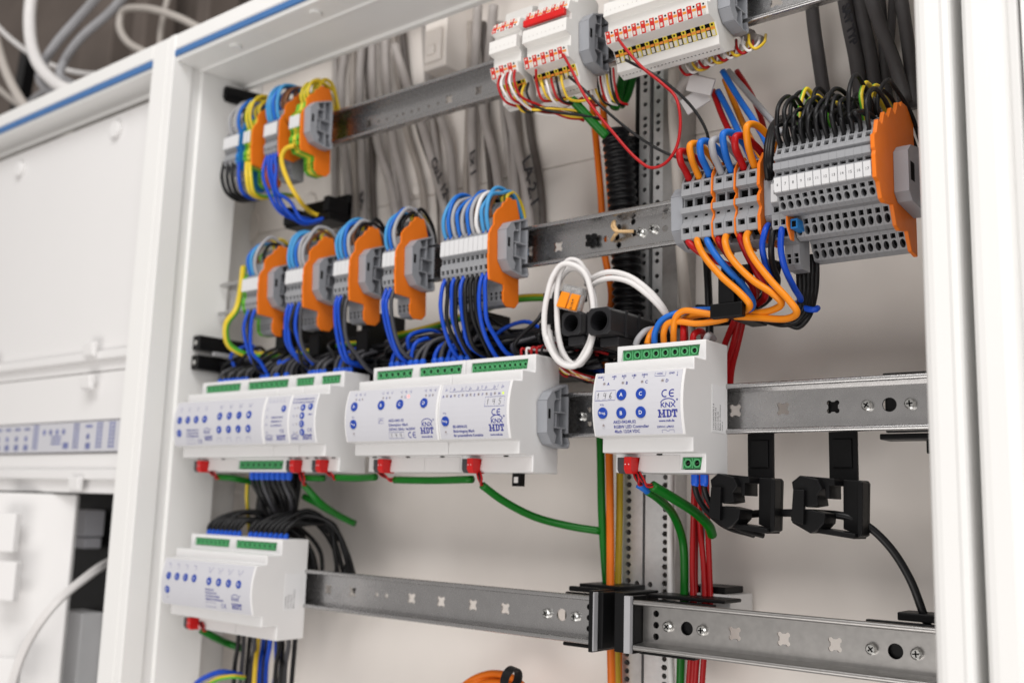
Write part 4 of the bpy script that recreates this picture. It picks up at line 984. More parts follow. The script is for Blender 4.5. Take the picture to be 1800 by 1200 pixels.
# wires below the left actuator, joining the black downlead
for i in range(8):
    x = -435 + i * 8; lab = 'black wire curving down from below the left actuator, %s from left' % ORD[i]
    wire(lab, 'black wires below the left actuator', (k, k, dg, k)[i % 4], 2.0, [(x, -14, -45), (x, -14, -54), (x + 4, -8, -66 - R.uniform(0, 6)), (x + (-430 - x) * .3, 8, -80 - R.uniform(0, 8)), (-432 + R.uniform(-16, 16), 24, -92), (-432 + R.uniform(-14, 14), 28, -120)], ferrule=('ferrule_blue', 8, 3.0))
P_, C_ = [], []; DLX = at(488, 900, 34)[0]
for i in range(26):
    a = i * 2.4; x = DLX + 24 * math.cos(a) * (.3 + .7 * (i % 3) / 2); y = 34 + 15 * math.sin(a)
    P_.append([(x + R.uniform(-3, 3), y, -20), (x + R.uniform(-4, 4), y, -60), (x + R.uniform(-6, 6), y, -95), (x + R.uniform(-8, 8), y + 4, -150), (x, y + 6, -190)]); C_.append((k, k, k, dg)[i % 4])
bundle('black downlead of wires between the left actuator and the lowest module', P_, C_, 2.5)
wire('thin yellow and green wire left of the black downlead', None, e, 2.0, pp((436, 838, 10), (434, 870, 15), (436, 905, 20), (440, 960, 40)))
for i in range(16):
    x = -499 + (i % 8) * 7.1 if i < 8 else -431 + (i - 8) * 7.6
    lab = 'black wire arching from the top of the lowest module, %s from left' % ORD[i]
    tx = -425 + i * 4 + R.uniform(-6, 6) if i < 8 else -372 + (i - 8) * 3 + R.uniform(-8, 8)
    pts = [(x, -14, Z4 + 44), (x, -15, Z4 + 52), (x + 3, -8, Z4 + 60), (x + (tx - x) * R.uniform(.15, .45), 8 + R.uniform(-8, 8), Z4 + 63 + R.uniform(-6, 9)), (x + (tx - x) * R.uniform(.6, .9), 26 + R.uniform(-12, 12), Z4 + 55 + R.uniform(-9, 8)), (tx, 40 + R.uniform(-8, 8), Z4 + 34), (tx + 4, 44 + R.uniform(-8, 8), Z4 - 5)]
    wire(lab, 'black wires arching from the lowest module', k, 2.1, pts, ferrule=('ferrule_blue', 6, 2.6))
for i, (u, c) in enumerate(((418, k), (428, dg), (438, k), (447, dg), (453, 'w_yellow'), (462, b), (474, b), (486, b), (497, k), (507, dg), (518, k), (470, k), (490, k))):
    lab = '%s wire leaving below the lowest module, %s in the bunch' % (CN[c], ORD[i])
    wire(lab, 'wires leaving below the lowest module', c, 2.3, pp((u + R.uniform(-3, 3), 1105, 5 + (i % 3) * 8), (u, 1135, 8 + (i % 3) * 8), (u - 3 + R.uniform(-3, 3), 1170, 8 + (i % 4) * 7), (u - 8, 1230, 10 + (i % 4) * 7)))
wire('blue wire bowing left at the very bottom below the lowest module', None, b, 2.6, pp((345, 1200, -10), (360, 1190, -12), (390, 1180, -8), (425, 1186, 10)))
wire('yellow and green wire bowing left at the very bottom', None, e, 2.3, pp((362, 1205, -12), (385, 1192, -14), (410, 1188, -8), (430, 1190, 5)))

# ---- bus cables (green sheath) between the modules
def green(label, *p, r=3.1): return wire(label, 'green sheathed bus cables', 'c_green', r, pp(*p), name='bus_cable', cat='cable', n=12)
green('short green bus cable below the left end of the actuator', (383, 838, -26), (410, 840, -20), (440, 846, 0), (475, 850, 25))
green('green bus cable angled down to the right from the first narrow module', (534, 851, -26), (560, 880, -14), (590, 902, 8), (622, 919, 30))
green('darker green bus cable returning under the angled one', (534, 872, 10), (560, 886, 14), (590, 903, 24), (624, 920, 32))
green('short green bus cable joining the two narrow modules', (535, 839, -26), (550, 840, -26), (569, 840, -26), r=2.9)
green('green bus cable from the narrow module to the dimmer', (590, 839, -27), (625, 840, -24), (660, 838, -27))
green('straight green bus cable under the dimmer and the input module', (694, 843, -27), (760, 844, -24), (830, 842, -27))
green('long green bus cable sagging across the back panel to the right', (847, 852, -27), (885, 880, -10), (940, 908, 12), (1000, 924, 32), (1056, 933, 44))
green('green bus cable hanging straight down left of the orange cable', (1053, 700, 40), (1056, 800, 42), (1058, 900, 44), (1062, 970, 46), (1067, 1040, 50), (1069, 1080, 54), r=3.3)
green('thick green bus cable ending in a cut below the black clip', (1146, 853, -26), (1185, 876, -8), (1222, 900, 12), (1246, 924, 26), (1252, 940, 34), r=3.6)
green('green bus cable curving down beside the red wires', (1138, 862, -20), (1160, 878, -4), (1184, 905, 20), (1200, 950, 36), (1203, 1000, 40), (1202, 1060, 42), (1198, 1130, 44), (1195, 1230, 46))
wire('blue sleeve over the thin wires under the controller', None, 'w_midblue', 2.9, pp((1121, 850, -27), (1132, 857, -24), (1142, 866, -16)), name='sleeve', cat='sleeve')
def pig(u, v, du, dv, tag_):
    for i, c in enumerate(('w_red', k, 'w_red')):
        lab = '%s thin %s wire from the bus plug of %s' % (ORD[i], CN[c], tag_)
        wire(lab, lab + 's', c, .8, pp((u + i * 3, v, -30), (u + i * 3 + (du * .3), v + dv * .6, -32), (u + du * .7, v + dv * .9 + i * 2, -30), (u + du + i, v + dv + i * 2 - 2, -27)), n=6)
pig(368, 828, 16, 10, 'the left actuator'); pig(526, 830, 10, 20, 'the first narrow module'); pig(574, 830, 18, 9, 'the four-button narrow module')
pig(664, 830, 30, 12, 'the dimmer'); pig(838, 828, 10, 22, 'the eight-light module'); pig(1113, 828, 14, 22, 'the controller'); pig(1118, 829, 28, 24, 'the controller, right pair'); pig(349, 1092, 12, 14, 'the lowest module')
green('green bus cable under the lowest module', (353, 1106, -24), (375, 1118, -12), (400, 1130, 8), (430, 1140, 20), r=3.6)

# ---- cables beside the centre profile
def cable(label, c, r, *p, n=12, grp=None): return wire(label, grp, c, r, pp(*p), name='cable', cat='cable', n=n)
cable('orange cable running straight down between the two lower rails', 'c_orange', 3.2, (1068, 700, 44), (1071, 800, 42), (1073, 950, 40), (1073, 1080, 30), (1076, 1240, 34))
cable('mustard yellow cable beside the orange one', 'c_yellow', 2.9, (1090, 780, 52), (1089, 900, 52), (1086, 1040, 52), (1084, 1160, 52), (1086, 1240, 52))
cable('dark orange cable at the bottom beside the perforated profile', 'c_orange', 2.2, (1090, 1100, 56), (1089, 1170, 56), (1090, 1240, 56))
cable('white cable right of the lower perforated profile', 'w_white', 2.4, (1180, 760, 50), (1178, 900, 50), (1178, 1060, 46), (1177, 1140, 48), (1182, 1240, 50))
cable('second white cable right of the lower perforated profile', 'w_white', 1.8, (1186, 760, 54), (1186, 900, 54), (1184, 1060, 50), (1189, 1150, 50), (1194, 1240, 52))
for i, (a, b_, c_, d) in enumerate(((1222, 1219, 1217, 1208), (1229, 1229, 1237, 1220), (1241, 1243, 1247, 1232), (1233, 1225, 1222, 1214))):
    cable('red wire hanging down below the controller module, %s from left' % ORD[i], 'w_red', 2.15, (a, 800, 20 + i * 3), (b_, 900, 36 + i * 3), (c_, 1000, 40 + i * 2), (c_ + 1, 1070, 40 + i * 2), (d + 6, 1150, 44), (d, 1240, 46), grp='red wires below the controller')
cable('thin grey wire among the red wires', 'w_grey', 1.2, (1236, 850, 40), (1236, 930, 44), (1235, 1000, 46), (1234, 1060, 46))
for u in (1222, 1238):
    p0_ = at(u, 834, Y=-14); lab = '%s black wire with a blue ferrule under the controller' % ('left' if u == 1222 else 'right')
    wire(lab, lab + 's', k, 2.1, [p0_, (p0_[0], -14, p0_[2] - 9), (p0_[0] + 2, -8, p0_[2] - 20), (p0_[0] + 10, 10, p0_[2] - 34), (p0_[0] + 22, 30, p0_[2] - 40)], ferrule=('ferrule_blue', 8, 2.9))
cable('left orange cable rising behind the second rail', 'c_orange', 3.0, (1040, 170, 52), (1048, 250, 52), (1056, 340, 52), (1062, 440, 52), (1075, 520, 52), (1064, 600, 50), (1066, 720, 46))
cable('right orange cable rising behind the second rail', 'c_orange', 3.0, (1058, 170, 56), (1066, 250, 56), (1073, 340, 56), (1080, 440, 56), (1088, 490, 56), (1070, 580, 54))
# corrugated conduit
def conduit(label, pts, r):
    mb = MB(); S = spline(pts, 16); base = S[0]
    L = 0; loc = [p - base for p in S]
    # ribbed radius along the length
    dens = []
    tot = sum((loc[i + 1] - loc[i]).length for i in range(len(loc) - 1)); nr = int(tot / 1.1)
    fine = []; acc = [0]
    for i in range(len(loc) - 1): acc.append(acc[-1] + (loc[i + 1] - loc[i]).length)
    for q in range(nr + 1):
        d = tot * q / nr; i = max(j for j in range(len(acc)) if acc[j] <= d + 1e-6); i = min(i, len(loc) - 2)
        fine.append(loc[i].lerp(loc[i + 1], (d - acc[i]) / max(1e-6, acc[i + 1] - acc[i])))
    n = 20; u = Vector((1, 0, 0)); vs = []
    for i, p in enumerate(fine):
        t = (fine[min(i + 1, nr)] - fine[max(i - 1, 0)]).normalized(); u = (u - t * u.dot(t)).normalized(); w2 = t.cross(u)
        rr = r * (1.0, 1.0, .92, .80, .80, .92)[i % 6]
        for q in range(n): a = 2 * math.pi * q / n; vs.append(p + (u * math.cos(a) + w2 * math.sin(a)) * rr)
    mb.add(vs, [(i * n + q, i * n + (q + 1) % n, (i + 1) * n + (q + 1) % n, (i + 1) * n + q) for i in range(nr) for q in range(n)])
    o = mb.build('conduit', 'black_rubber', smooth=True, loc=base); return tag(o, label, 'conduit')
conduit('black corrugated conduit in front of the perforated profile', pp((1082, 232, 44), (1088, 280, 46), (1094, 350, 48), (1100, 450, 48), (1104, 540, 46), (1106, 640, 40)), 12.5)
conduit('second black conduit mouth behind the first, under the top modules', pp((1108, 245, 64), (1110, 300, 65), (1112, 380, 66), (1114, 560, 68)), 9)
cable('beige cable running down right of the perforated profile', 'w_beige', 4.6, (1184, 120, 50), (1184, 200, 52), (1190, 300, 54), (1196, 420, 54), (1202, 500, 52), (1208, 560, 48), (1212, 640, 44))
cable('black cable hanging between the beige cable and the power strip', 'w_black', 3.0, (1238, 420, 40), (1243, 470, 40), (1246, 530, 36), (1248, 600, 30))
cable('dark grey tube behind the beige cable', 'w_cabledark', 7.5, (1172, 160, 78), (1176, 300, 78), (1182, 450, 78), (1186, 620, 78))

# ---- grey cables on the back panel, upper left and upper right
i = 0
for lab, pts in (('leftmost grey cable behind the top rail', ((612, 60, 70), (600, 150, 72), (602, 240, 74), (612, 330, 76), (614, 420, 76))),
                 ('second grey cable from the left behind the top rail', ((636, 80, 70), (632, 160, 72), (636, 260, 76), (640, 410, 76))),
                 ('third grey cable from the left behind the top rail', ((655, 70, 68), (655, 150, 70), (664, 250, 74), (688, 330, 76), (705, 430, 76))),
                 ('fourth grey cable from the left behind the top rail', ((678, 70, 68), (680, 150, 70), (692, 250, 74), (710, 330, 76), (725, 430, 76))),
                 ('grey cable slanting right with black handwriting', ((694, 80, 66), (715, 150, 70), (745, 230, 74), (770, 320, 76), (795, 420, 76))),
                 ('grey cable under the moulded bracket behind the top rail', ((765, 90, 72), (762, 160, 74), (790, 260, 76), (800, 400, 76))),
                 ('grey cable left of the narrow input module', ((840, 10, 66), (836, 100, 70), (830, 200, 74), (832, 290, 76), (836, 420, 76))),
                 ('grey cable directly behind the narrow input module', ((868, 10, 66), (860, 100, 70), (850, 190, 74), (872, 290, 76), (884, 420, 76))),
                 ('grey cable marked beside the widest strip', ((890, 60, 70), (888, 150, 72), (905, 240, 74), (925, 330, 76), (936, 440, 76))),
                 ('grey cable right of the narrow input module', ((905, 90, 72), (900, 180, 74), (905, 260, 78), (908, 420, 78)))):
    wire(lab, 'grey cables behind the top rail', 'w_cablegrey', 4.8, pp(*pts), name='cable', cat='cable', n=14)
rg = random.Random(3)
for i_, (u0, u1) in enumerate(((590, 588), (622, 624), (646, 655), (668, 700), (688, 742), (705, 770), (748, 775), (826, 818), (850, 862), (878, 902), (897, 922), (915, 950))):
    wire('thinner grey cable in the curtain behind the top rail, %s from left' % ORD[i_], 'thin grey cables behind the top rail', ('w_cablegrey', 'w_beigegrey', 'w_cableshaded')[i_ % 3], 3.6, pp((u0 + rg.uniform(-3, 3), 40, 78), (u0 + (u1 - u0) * .2 + rg.uniform(-2, 2), 130, 79), ((u0 + u1) / 2 + rg.uniform(-2, 2), 230, 80), (u1 + rg.uniform(-2, 2), 330, 80), (u1 + 6, 440, 80)), name='cable', cat='cable')
for lab, r, pts in (('dark grey cable alone left of the others at top right', 6.0, ((1424, -30, 60), (1430, 40, 64), (1440, 110, 68), (1452, 190, 72))),
                    ('dark grey cable with black handwriting at top right', 6.4, ((1480, -30, 58), (1492, 40, 62), (1506, 110, 66), (1515, 190, 70))),
                    ('dark grey cable third from the left at top right', 6.0, ((1505, -30, 62), (1518, 40, 66), (1532, 110, 70), (1542, 190, 72))),
                    ('dark grey cable crossing in front of the others at top right', 5.8, ((1522, -30, 48), (1545, 40, 52), (1572, 110, 56), (1592, 180, 60))),
                    ('thin dark grey cable behind at top right', 4.6, ((1545, -30, 72), (1552, 60, 74), (1560, 180, 76))),
                    ('slim dark grey cable between the front ones at top right', 3.6, ((1498, -30, 74), (1510, 60, 76), (1524, 190, 78))), ('slim grey cable crossing behind at top right', 3.6, ((1570, -30, 70), (1566, 60, 74), (1548, 190, 78))), ('dark grey cable beside the right post', 5.6, ((1580, -30, 56), (1592, 50, 60), (1600, 110, 64), (1606, 190, 66)))):
    wire(lab, 'dark grey cables at the top right', 'w_cabledark', r * .84, pp(*pts), name='cable', cat='cable', n=14)
# handwriting on the cables
def scrawl(label, u, v, Y, du, dv, tx, size, m='print_black'):
    a = Vector(at(u, v, Y)); b2 = Vector(at(u + du, v + dv, Y)); d = (b2 - a).normalized(); n_ = Vector((-.35, -1, 0)).normalized(); s_ = d.cross(n_).normalized()
    vv, ff = text2(tx, size, .55); mb = MB(); mb.flat(vv, ff, lambda x, y: tuple(d * x + s_ * -y)); o = mb.build('handwriting', m, loc=a, weld=False); tag(o, label, 'lettering')
scrawl('black handwriting down the grey cable beside the widest strip', 918, 282, 68.6, 16, 80, 'LA-2.1', 19)
scrawl('black handwriting down the slanting grey cable', 757, 284, 68.6, 32, 90, 'Cu.L 12', 15)
scrawl('black handwriting on the grey cable left of the input module', 826, 268, 68, 3, 80, 'Lx 1', 15)
scrawl('black handwriting on the leftmost grey cable', 632, 340, 68, 3, 50, 'EA-', 14)
scrawl('faint black lettering down the dark cable at top right', 1480, 12, 53, 20, 90, 'SAT TYP', 9)

# ---- power strip wires
cols6 = ['w_red', 'w_orange', 'w_midblue', 'w_grey', 'w_midblue', 'w_red', 'w_orange']
hts = [38, 42, 42, 41, 45, 40, 47]
for i, c in enumerate(cols6):
    h = hts[i]; lab = 'thick %s wire looping into the power strip top' % CN[c] + (', first of its colour' if i in (0, 1, 2) else ', taller of its colour' if i in (4, 5, 6) else '')
    wire(lab, None, c, 2.45, yz(X6[i], Z2, [(-23, 18), (-31, 25), (-39, 18 + (h - 18) * .55), (-42, 18 + (h - 18) * .88), (-35, h), (-25, h - 2), (-11, 18 + (h - 18) * .6), (4, 14), (18, 2)], 10 + i, .4), n=12)
for lab, c, r, pts in (('dark red wire descending from the paper tags', 'w_red', 2.4, ((1253, 160, 40), (1268, 200, 36), (1288, 245, 30), (1310, 300, 20))),
                       ('blue wire descending from the paper tags', 'w_midblue', 2.4, ((1262, 160, 38), (1283, 200, 34), (1304, 245, 26), (1330, 300, 10))),
                       ('long blue wire slanting to the stepped stack', 'w_midblue', 2.4, ((1270, 125, 30), (1300, 175, 30), (1330, 220, 24), (1350, 260, 10), (1352, 290, 0))),
                       ('orange wire behind the slanting blue one', 'w_orange', 2.4, ((1274, 140, 46), (1290, 180, 42), (1312, 230, 34), (1345, 290, 15))),
                       ('grey wire slanting right behind the blue one', 'w_grey', 2.4, ((1280, 125, 50), (1315, 165, 48), (1350, 205, 40), (1375, 235, 30))),
                       ('dark red wire slanting behind the grey one', 'w_red', 2.2, ((1295, 125, 60), (1320, 165, 58), (1340, 215, 50), (1348, 260, 40)))):
    wire(lab, None, c, r, pp(*pts))
def q7(*p): return pp(*[(1100 + x / 3.3333, 220 + y / 3.3333, Y) for x, y, Y in p])
LW = (('first red wire from the left below the power strip', 'w_red', q7((368, 660, -22), (372, 690, -28), (430, 742, -26), (530, 795, -18), (640, 840, -10), (735, 930, -4), (752, 1000, 4), (730, 1050, 14))),
      ('first orange wire from the left below the power strip', 'w_orange', q7((425, 650, -22), (420, 685, -30), (455, 760, -30), (560, 885, -30), (672, 985, -30), (725, 1050, -28), (700, 1085, -20), (640, 1095, -14))),
      ('blue wire below the power strip', 'w_midblue', q7((482, 645, -22), (480, 680, -28), (512, 740, -28), (600, 850, -26), (690, 945, -24), (742, 1035, -22), (725, 1082, -14), (640, 1090, -8))),
      ('second red wire below the power strip', 'w_red', q7((545, 635, -22), (545, 670, -26), (580, 735, -20), (660, 830, -8), (740, 910, 2), (765, 980, 10), (740, 1040, 18))),
      ('second orange wire below the power strip', 'w_orange', q7((600, 625, -22), (582, 680, -32), (610, 765, -33), (740, 905, -33), (860, 985, -32), (912, 1040, -28), (860, 1082, -20), (720, 1105, -12), (640, 1108, -10))),
      ('third red wire below the power strip', 'w_red', q7((668, 612, -22), (668, 650, -26), (700, 735, -22), (765, 860, -12), (815, 950, -6), (815, 1010, 0), (770, 1050, 10))),
      ('rightmost orange wire with the widest bow below the power strip', 'w_orange', q7((730, 610, -22), (706, 665, -33), (735, 755, -34), (850, 910, -34), (960, 1030, -32), (1002, 1095, -28), (950, 1132, -22), (760, 1126, -16), (640, 1120, -14))))
for lab, c, p in LW: wire(lab, None, c, 2.4, p, n=12)
def q8(*p): return pp(*[(900 + x / 4.444, 420 + y / 4.444, Y) for x, y, Y in p])
for lab, c, p in (('grey wire bending left out of the controller top', 'w_grey', q8((965, 830, -12), (985, 780, -12), (1040, 720, -8), (1110, 705, 4), (1180, 720, 20))),
                  ('orange wire tucked behind the blue one on the controller', 'w_orange', q8((1055, 820, -12), (1075, 760, -10), (1120, 700, 0), (1180, 660, 14))),
                  ('blue wire bending from the clip into the controller top', 'w_midblue', q8((1112, 812, -12), (1118, 730, -14), (1165, 640, -14), (1250, 592, -12), (1400, 560, -6), (1560, 552, -4), (1640, 552, -4))),
                  ('front orange wire bending into the controller top', 'w_orange', q8((1186, 805, -12), (1186, 730, -16), (1215, 662, -18), (1300, 645, -18), (1440, 660, -16), (1600, 640, -14), (1680, 620, -14))),
                  ('tall orange wire bending into the controller top', 'w_orange', q8((1262, 800, -12), (1264, 700, -18), (1280, 610, -20), (1340, 562, -20), (1480, 575, -18), (1620, 600, -16), (1690, 615, -16))),
                  ('orange wire running behind the tall one to the clip', 'w_orange', q8((1290, 650, 0), (1380, 610, -4), (1500, 590, -8), (1640, 590, -10), (1700, 600, -12))),
                  ('red wire rising straight out of the controller top', 'w_red', q8((1338, 800, -12), (1338, 720, -14), (1338, 655, -10), (1345, 640, 2), (1352, 700, 16), (1356, 780, 24))),
                  ('red wire in a low loop on the controller top', 'w_red', q8((1412, 800, -12), (1420, 748, -12), (1455, 722, -8), (1490, 732, 2), (1500, 790, 14))),
                  ('grey wire in a low loop at the right of the controller top', 'w_grey', q8((1515, 790, -12), (1528, 760, -12), (1550, 752, -4), (1575, 780, 8)))):
    wire(lab, None, c, 2.3, p, n=12)
for lab, p in (('dark red wire falling behind the controller, left', ((1293, 560, 20), (1280, 590, 26), (1268, 625, 34), (1262, 680, 40))), ('dark red wire falling behind the controller, middle', ((1300, 560, 24), (1290, 600, 28), (1280, 640, 36), (1274, 700, 42))), ('dark red wire falling behind the controller, right', ((1308, 555, 28), (1298, 600, 32), (1286, 650, 38), (1282, 700, 44)))):
    wire(lab, None, 'w_red', 2.4, pp(*p))
# wires below the slim blocks and behind the stack
for lab, c, p in (('first blue wire below the slim blocks', b, q7((835, 585, -26), (820, 610, -32), (800, 700, -32), (815, 800, -26), (845, 880, -16), (860, 960, 0))),
                  ('black wire between the two blue ones below the slim blocks', k, q7((880, 590, -26), (862, 625, -32), (852, 720, -32), (860, 820, -24), (890, 900, -10), (880, 980, 5))),
                  ('second blue wire below the slim blocks', b, q7((930, 580, -26), (915, 610, -33), (908, 720, -33), (930, 830, -28), (985, 950, -16), (1025, 1020, 0), (1000, 1045, 14))),
                  ('blue wire tip under the black wires', b, q7((1010, 1050, 5), (1060, 1075, 5), (1110, 1080, 5), (1125, 1070, 8)))):
    wire(lab, None, c, 2.1, p)
for i in range(5):
    x = 1010 + i * 26; lab = 'black wire hanging behind the stepped stack, %s from left' % ORD[i]
    wire(lab, lab + 's', k, 2.1, q7((x, 760, 4 + i * 2), (x + 4, 860, 4 + i * 2), (x + 8 - i * 3, 980, 4 + i * 3), (x + 6 - i * 12, 1070 + i * 12, 2 + i * 2), (x - 40 - i * 16, 1125 + i * 14 - (i % 2) * 16, i * 3), (x - 160, 1140 + i * 9 - (i % 3) * 10, 2 + i * 2), (x - 290, 1120 + i * 7, 8 + i * 3)))
for i in range(4):
    lab = 'black wire bunched behind the orange wires, %s from right' % ORD[i]
    wire(lab, lab + 's', k, 2.2, q7((900 - i * 24, 800, 14 + i * 6), (880 - i * 30, 900, 18 - i * 3), (850 - i * 40, 1000 - i * 8, 22 + i * 4), (780 - i * 46, 1060 + i * 6, 24), (620 - i * 30, 1075 + i * 12, 26 + i * 4), (420, 1065 + i * 14, 40)))
# black loops above the stack
for lv, (y0, z0, amp, n0) in enumerate(((-49.5, 21, 20, 12), (-47.5, 23, 30, 10), (-28, 35, 24, 12), (-14, 42, 20, 10))):
    for i in range(12):
        if i >= n0 or (lv == 3 and i % 2 == 0): continue
        c = k if not (lv in (2, 3) and i % 4 == 1) else e
        a = amp + R.uniform(-8, 9); lab = '%s wire looping over the stepped stack, %s row, %s from left' % (CN[c], ('front', 'second', 'third', 'rear')[lv], ORD[i])
        wire(lab, 'wires looping over the stepped stack', c, 1.45, yz(X8[i] - .2, Z2, [(y0 + 1.5, z0 - 2), (y0 - 5, z0 + 6), (y0 - 6 + R.uniform(-3, 3), z0 + a * .6), (y0 + 4 + R.uniform(-4, 4), z0 + a), (y0 + 18 + R.uniform(-4, 4), z0 + a * .95), (y0 + 36, z0 + a * .55), (y0 + 50, z0), (y0 + 56, z0 - 20)], R.uniform(2, 12), .9))
for i in range(3):
    wire('black wire bowing left of the stepped stack, %s from left' % ORD[i], 'black wires left of the stepped stack', k, 2.1, pp((1350 + i * 3, 316, -30 + i * 3), (1347 + i * 4, 285, -34), (1350 + i * 4, 245, -30), (1362 + i * 4, 215, -16), (1385 + i * 5, 208, 8), (1400 + i * 5, 230, 30)))

# ---- thin signal wires of the input modules
wire('thin red wire hanging in a big loop from the widest input module', None, 'w_red', 1.15, pp((1086, 68, -40), (1098, 84, -44), (1128, 118, -44), (1165, 148, -42), (1188, 172, -42), (1196, 215, -42), (1188, 262, -42), (1168, 288, -44), (1145, 295, -45), (1120, 280, -46), (1075, 230, -48), (1030, 172, -46), (1004, 122, -44), (990, 96, -40)), n=8)
wire('thin black wire arcing from the widest input module to the power strip', None, k, 1.15, pp((1100, 106, -30), (1112, 112, -34), (1150, 132, -30), (1195, 166, -20), (1225, 200, -12), (1242, 232, -6), (1248, 262, 0)), n=8)
wire('thin black wire crossing the perforated profile to the right', None, k, 1.15, pp((1000, 135, -28), (1020, 152, -30), (1060, 190, -26), (1110, 232, -16), (1160, 264, -4), (1200, 280, 4), (1225, 284, 14)), n=8)
sig = ['w_red', 'w_white', 'w_red', 'w_white', 'w_red', 'w_yellow', 'w_black', 'w_yellow', 'w_black']
for i, c in enumerate(sig):
    u = 879 + (i % 5) * 6.5 + (30 if i > 4 else 0); v = 134 - (i % 5) * 2.5 + (20 if i > 4 else 0); Y = -40 if i < 5 else -28
    lab = 'thin %s signal wire drooping from the narrow input module, %s from left' % (CN[c], ORD[i])
    wire(lab, 'thin signal wires', c, 1.1, pp((u, v, Y), (u - 3 + R.uniform(-2, 2), v + 18, Y - 5), (u + 10, v + 42 + R.uniform(-4, 4), Y), (u + 45, 190 + R.uniform(-4, 8), -24), (u + 95, 200 + R.uniform(-6, 8), -14), (u + 135, 205 + R.uniform(-5, 8), 0)), n=8)
for i, c in enumerate(('w_red', 'w_yellow', 'w_white', 'w_red', 'w_black', 'w_yellow')):
    u = 942 + i * 9; lab = 'thin %s signal wire below the jumper-bar module, %s from left' % (CN[c], ORD[i])
    wire(lab, 'thin signal wires', c, 1.1, pp((u, 122 if i == 0 else 146 - i * 2.5, -40 if i == 0 else -28), (u + 2, 150, -33), (u + 12, 172 + R.uniform(-3, 6), -28), (u + 34, 180 + R.uniform(-6, 8), -18), (u + 55, 172, -10)), n=8)
for i in range(9):
    c = ('w_red', 'w_white', 'w_yellow', 'w_black')[i % 4]; u = 1030 + i * 6; lab = 'thin %s signal wire behind the jumper-bar module clamp, %s from left' % (CN[c], ORD[i])
    wire(lab, 'thin signal wires', c, 1.0, pp((u, 120, 5), (u + 3, 150, 2), (u + 12, 178 + R.uniform(-6, 6), 4), (u + 26, 190 + R.uniform(-6, 6), 10)), n=8)
for i in range(12):
    c = ('w_red', 'w_white', 'w_yellow')[i % 3]; u = 1195 + i * 11; lab = 'thin %s signal wire curling under the widest input module, %s from left' % (CN[c], ORD[i])
    wire(lab, 'thin signal wires', c, 1.1, pp((u, 112 - i * 4.6, 10), (u + 2, 122 - i * 4, 4), (u + 12, 132 - i * 4.2, 2), (u + 26, 127 - i * 4.6 + R.uniform(-3, 3), 8), (u + 30, 112 - i * 4.6, 20)), n=8)
for lab, r, p in (('short cut green cable end in front of the conduit', 3.6, ((1004, 174, -20), (1025, 196, -12), (1045, 218, -4), (1066, 240, 4))), ('green cable behind the end clamp of the jumper-bar module', 4.2, ((1095, 60, 30), (1100, 110, 34), (1092, 150, 30), (1080, 190, 24))), ('second green cable behind the end clamp', 4.2, ((1120, 80, 40), (1112, 130, 42), (1100, 170, 38), (1090, 185, 34)))):
    green(lab, *p, r=r)
for lab, p in (('grey cable end under the widest input module, left', ((1222, 128, 30), (1200, 150, 34), (1188, 180, 40))), ('grey cable end under the widest input module, middle', ((1320, 62, 24), (1300, 55, 30), (1275, 60, 40))), ('grey cable end under the widest input module, right', ((1335, 72, 20), (1318, 66, 28), (1300, 52, 40)))):
    wire(lab, None, 'w_cablegrey', 4.2, pp(*p), name='cable', cat='cable', n=14)
for i, (u, v, a) in enumerate(((1232, 150, .35), (1222, 178, -.5))):
    mb = MB(); mb.prism([(-2.2, -6), (-1.2, 6), (.2, 7), (1.4, 5), (.6, -5), (-.6, -6.5)], -10, 10); o = mb.build('paper_tag', 'paper', loc=at(u, v, 20 + i * 6)); o.rotation_euler = (0.3, a, .3); tag(o, ('upper folded paper tag wrapped round the cables', 'lower folded paper tag wrapped round the cables')[i], 'paper tag')

# ---- white cable coil, lever connector and black sockets
coil = []
TN = [(1002, 548, 47, 97), (998, 556, 41, 87), (1013, 546, 34, 95), (1004, 562, 40, 80), (1012, 552, 36, 92), (1001, 550, 44, 90), (1008, 556, 38, 84)]
for i in range(88):
    q = i / 14.0; t = q * 2 * math.pi + 3.6; a = min(int(q), 5); fr = q - a
    cx_, cy_, rx_, ry_ = [TN[a][m] * (1 - fr) + TN[a + 1][m] * fr for m in range(4)]
    coil.append(at(cx_ + rx_ * math.cos(t) + 1.5 * math.sin(i * 1.7), cy_ - ry_ * math.sin(t) + 1.5 * math.sin(i * 2.3), -31 + 6.5 * q + 7 * math.cos(t)))
coil += pp((1046, 600, 14), (1042, 545, 12), (1036, 505, 4))
wire('white cable coiled in several upright turns beside the connector', None, 'w_white', 2.2, coil, name='cable_coil', cat='cable', n=12, step=5)
for j in range(2):
    wire(('upper', 'lower')[j] + ' white cable arching from the coil over to the controller', None, 'w_white', 2.1, pp((1030, 500 + j * 14, -6), (1046, 486 + j * 12, -10), (1072, 478 + j * 11, -12), (1105, 485 + j * 10, -10), (1138, 508 + j * 10, -6), (1160, 532 + j * 8, 0), (1174, 556 + j * 4, 8), (1184, 590, 20)), name='cable', cat='cable', n=12)
p = at(1006, 524, -24)
lv = thing('lever_connector', 'small clear lever connector with orange levers inside the white coil', 'connector', p); lv.rotation_euler = (0, 0.28, 0.1)
mb = MB(); mb.box(-9, 9, -3.5, 5, -10, 9); mb.build('clear_body', 'clear_plastic', lv, bevel=.8)
for sx in (-4.6, 4.6):
    mb = MB(); mb.prism([(-6.2, -9), (-4.2, 3), (-2.6, 3.5), (-2.2, -9.5)], sx - 4.0, sx + 4.0); mb.build('lever', 'w_orange', lv, bevel=.5)
    mb = MB(); mb.box(sx - 2, sx + 2, -2.4, 2, 3.8, 8); mb.build('spring', 'screw_zinc', lv)
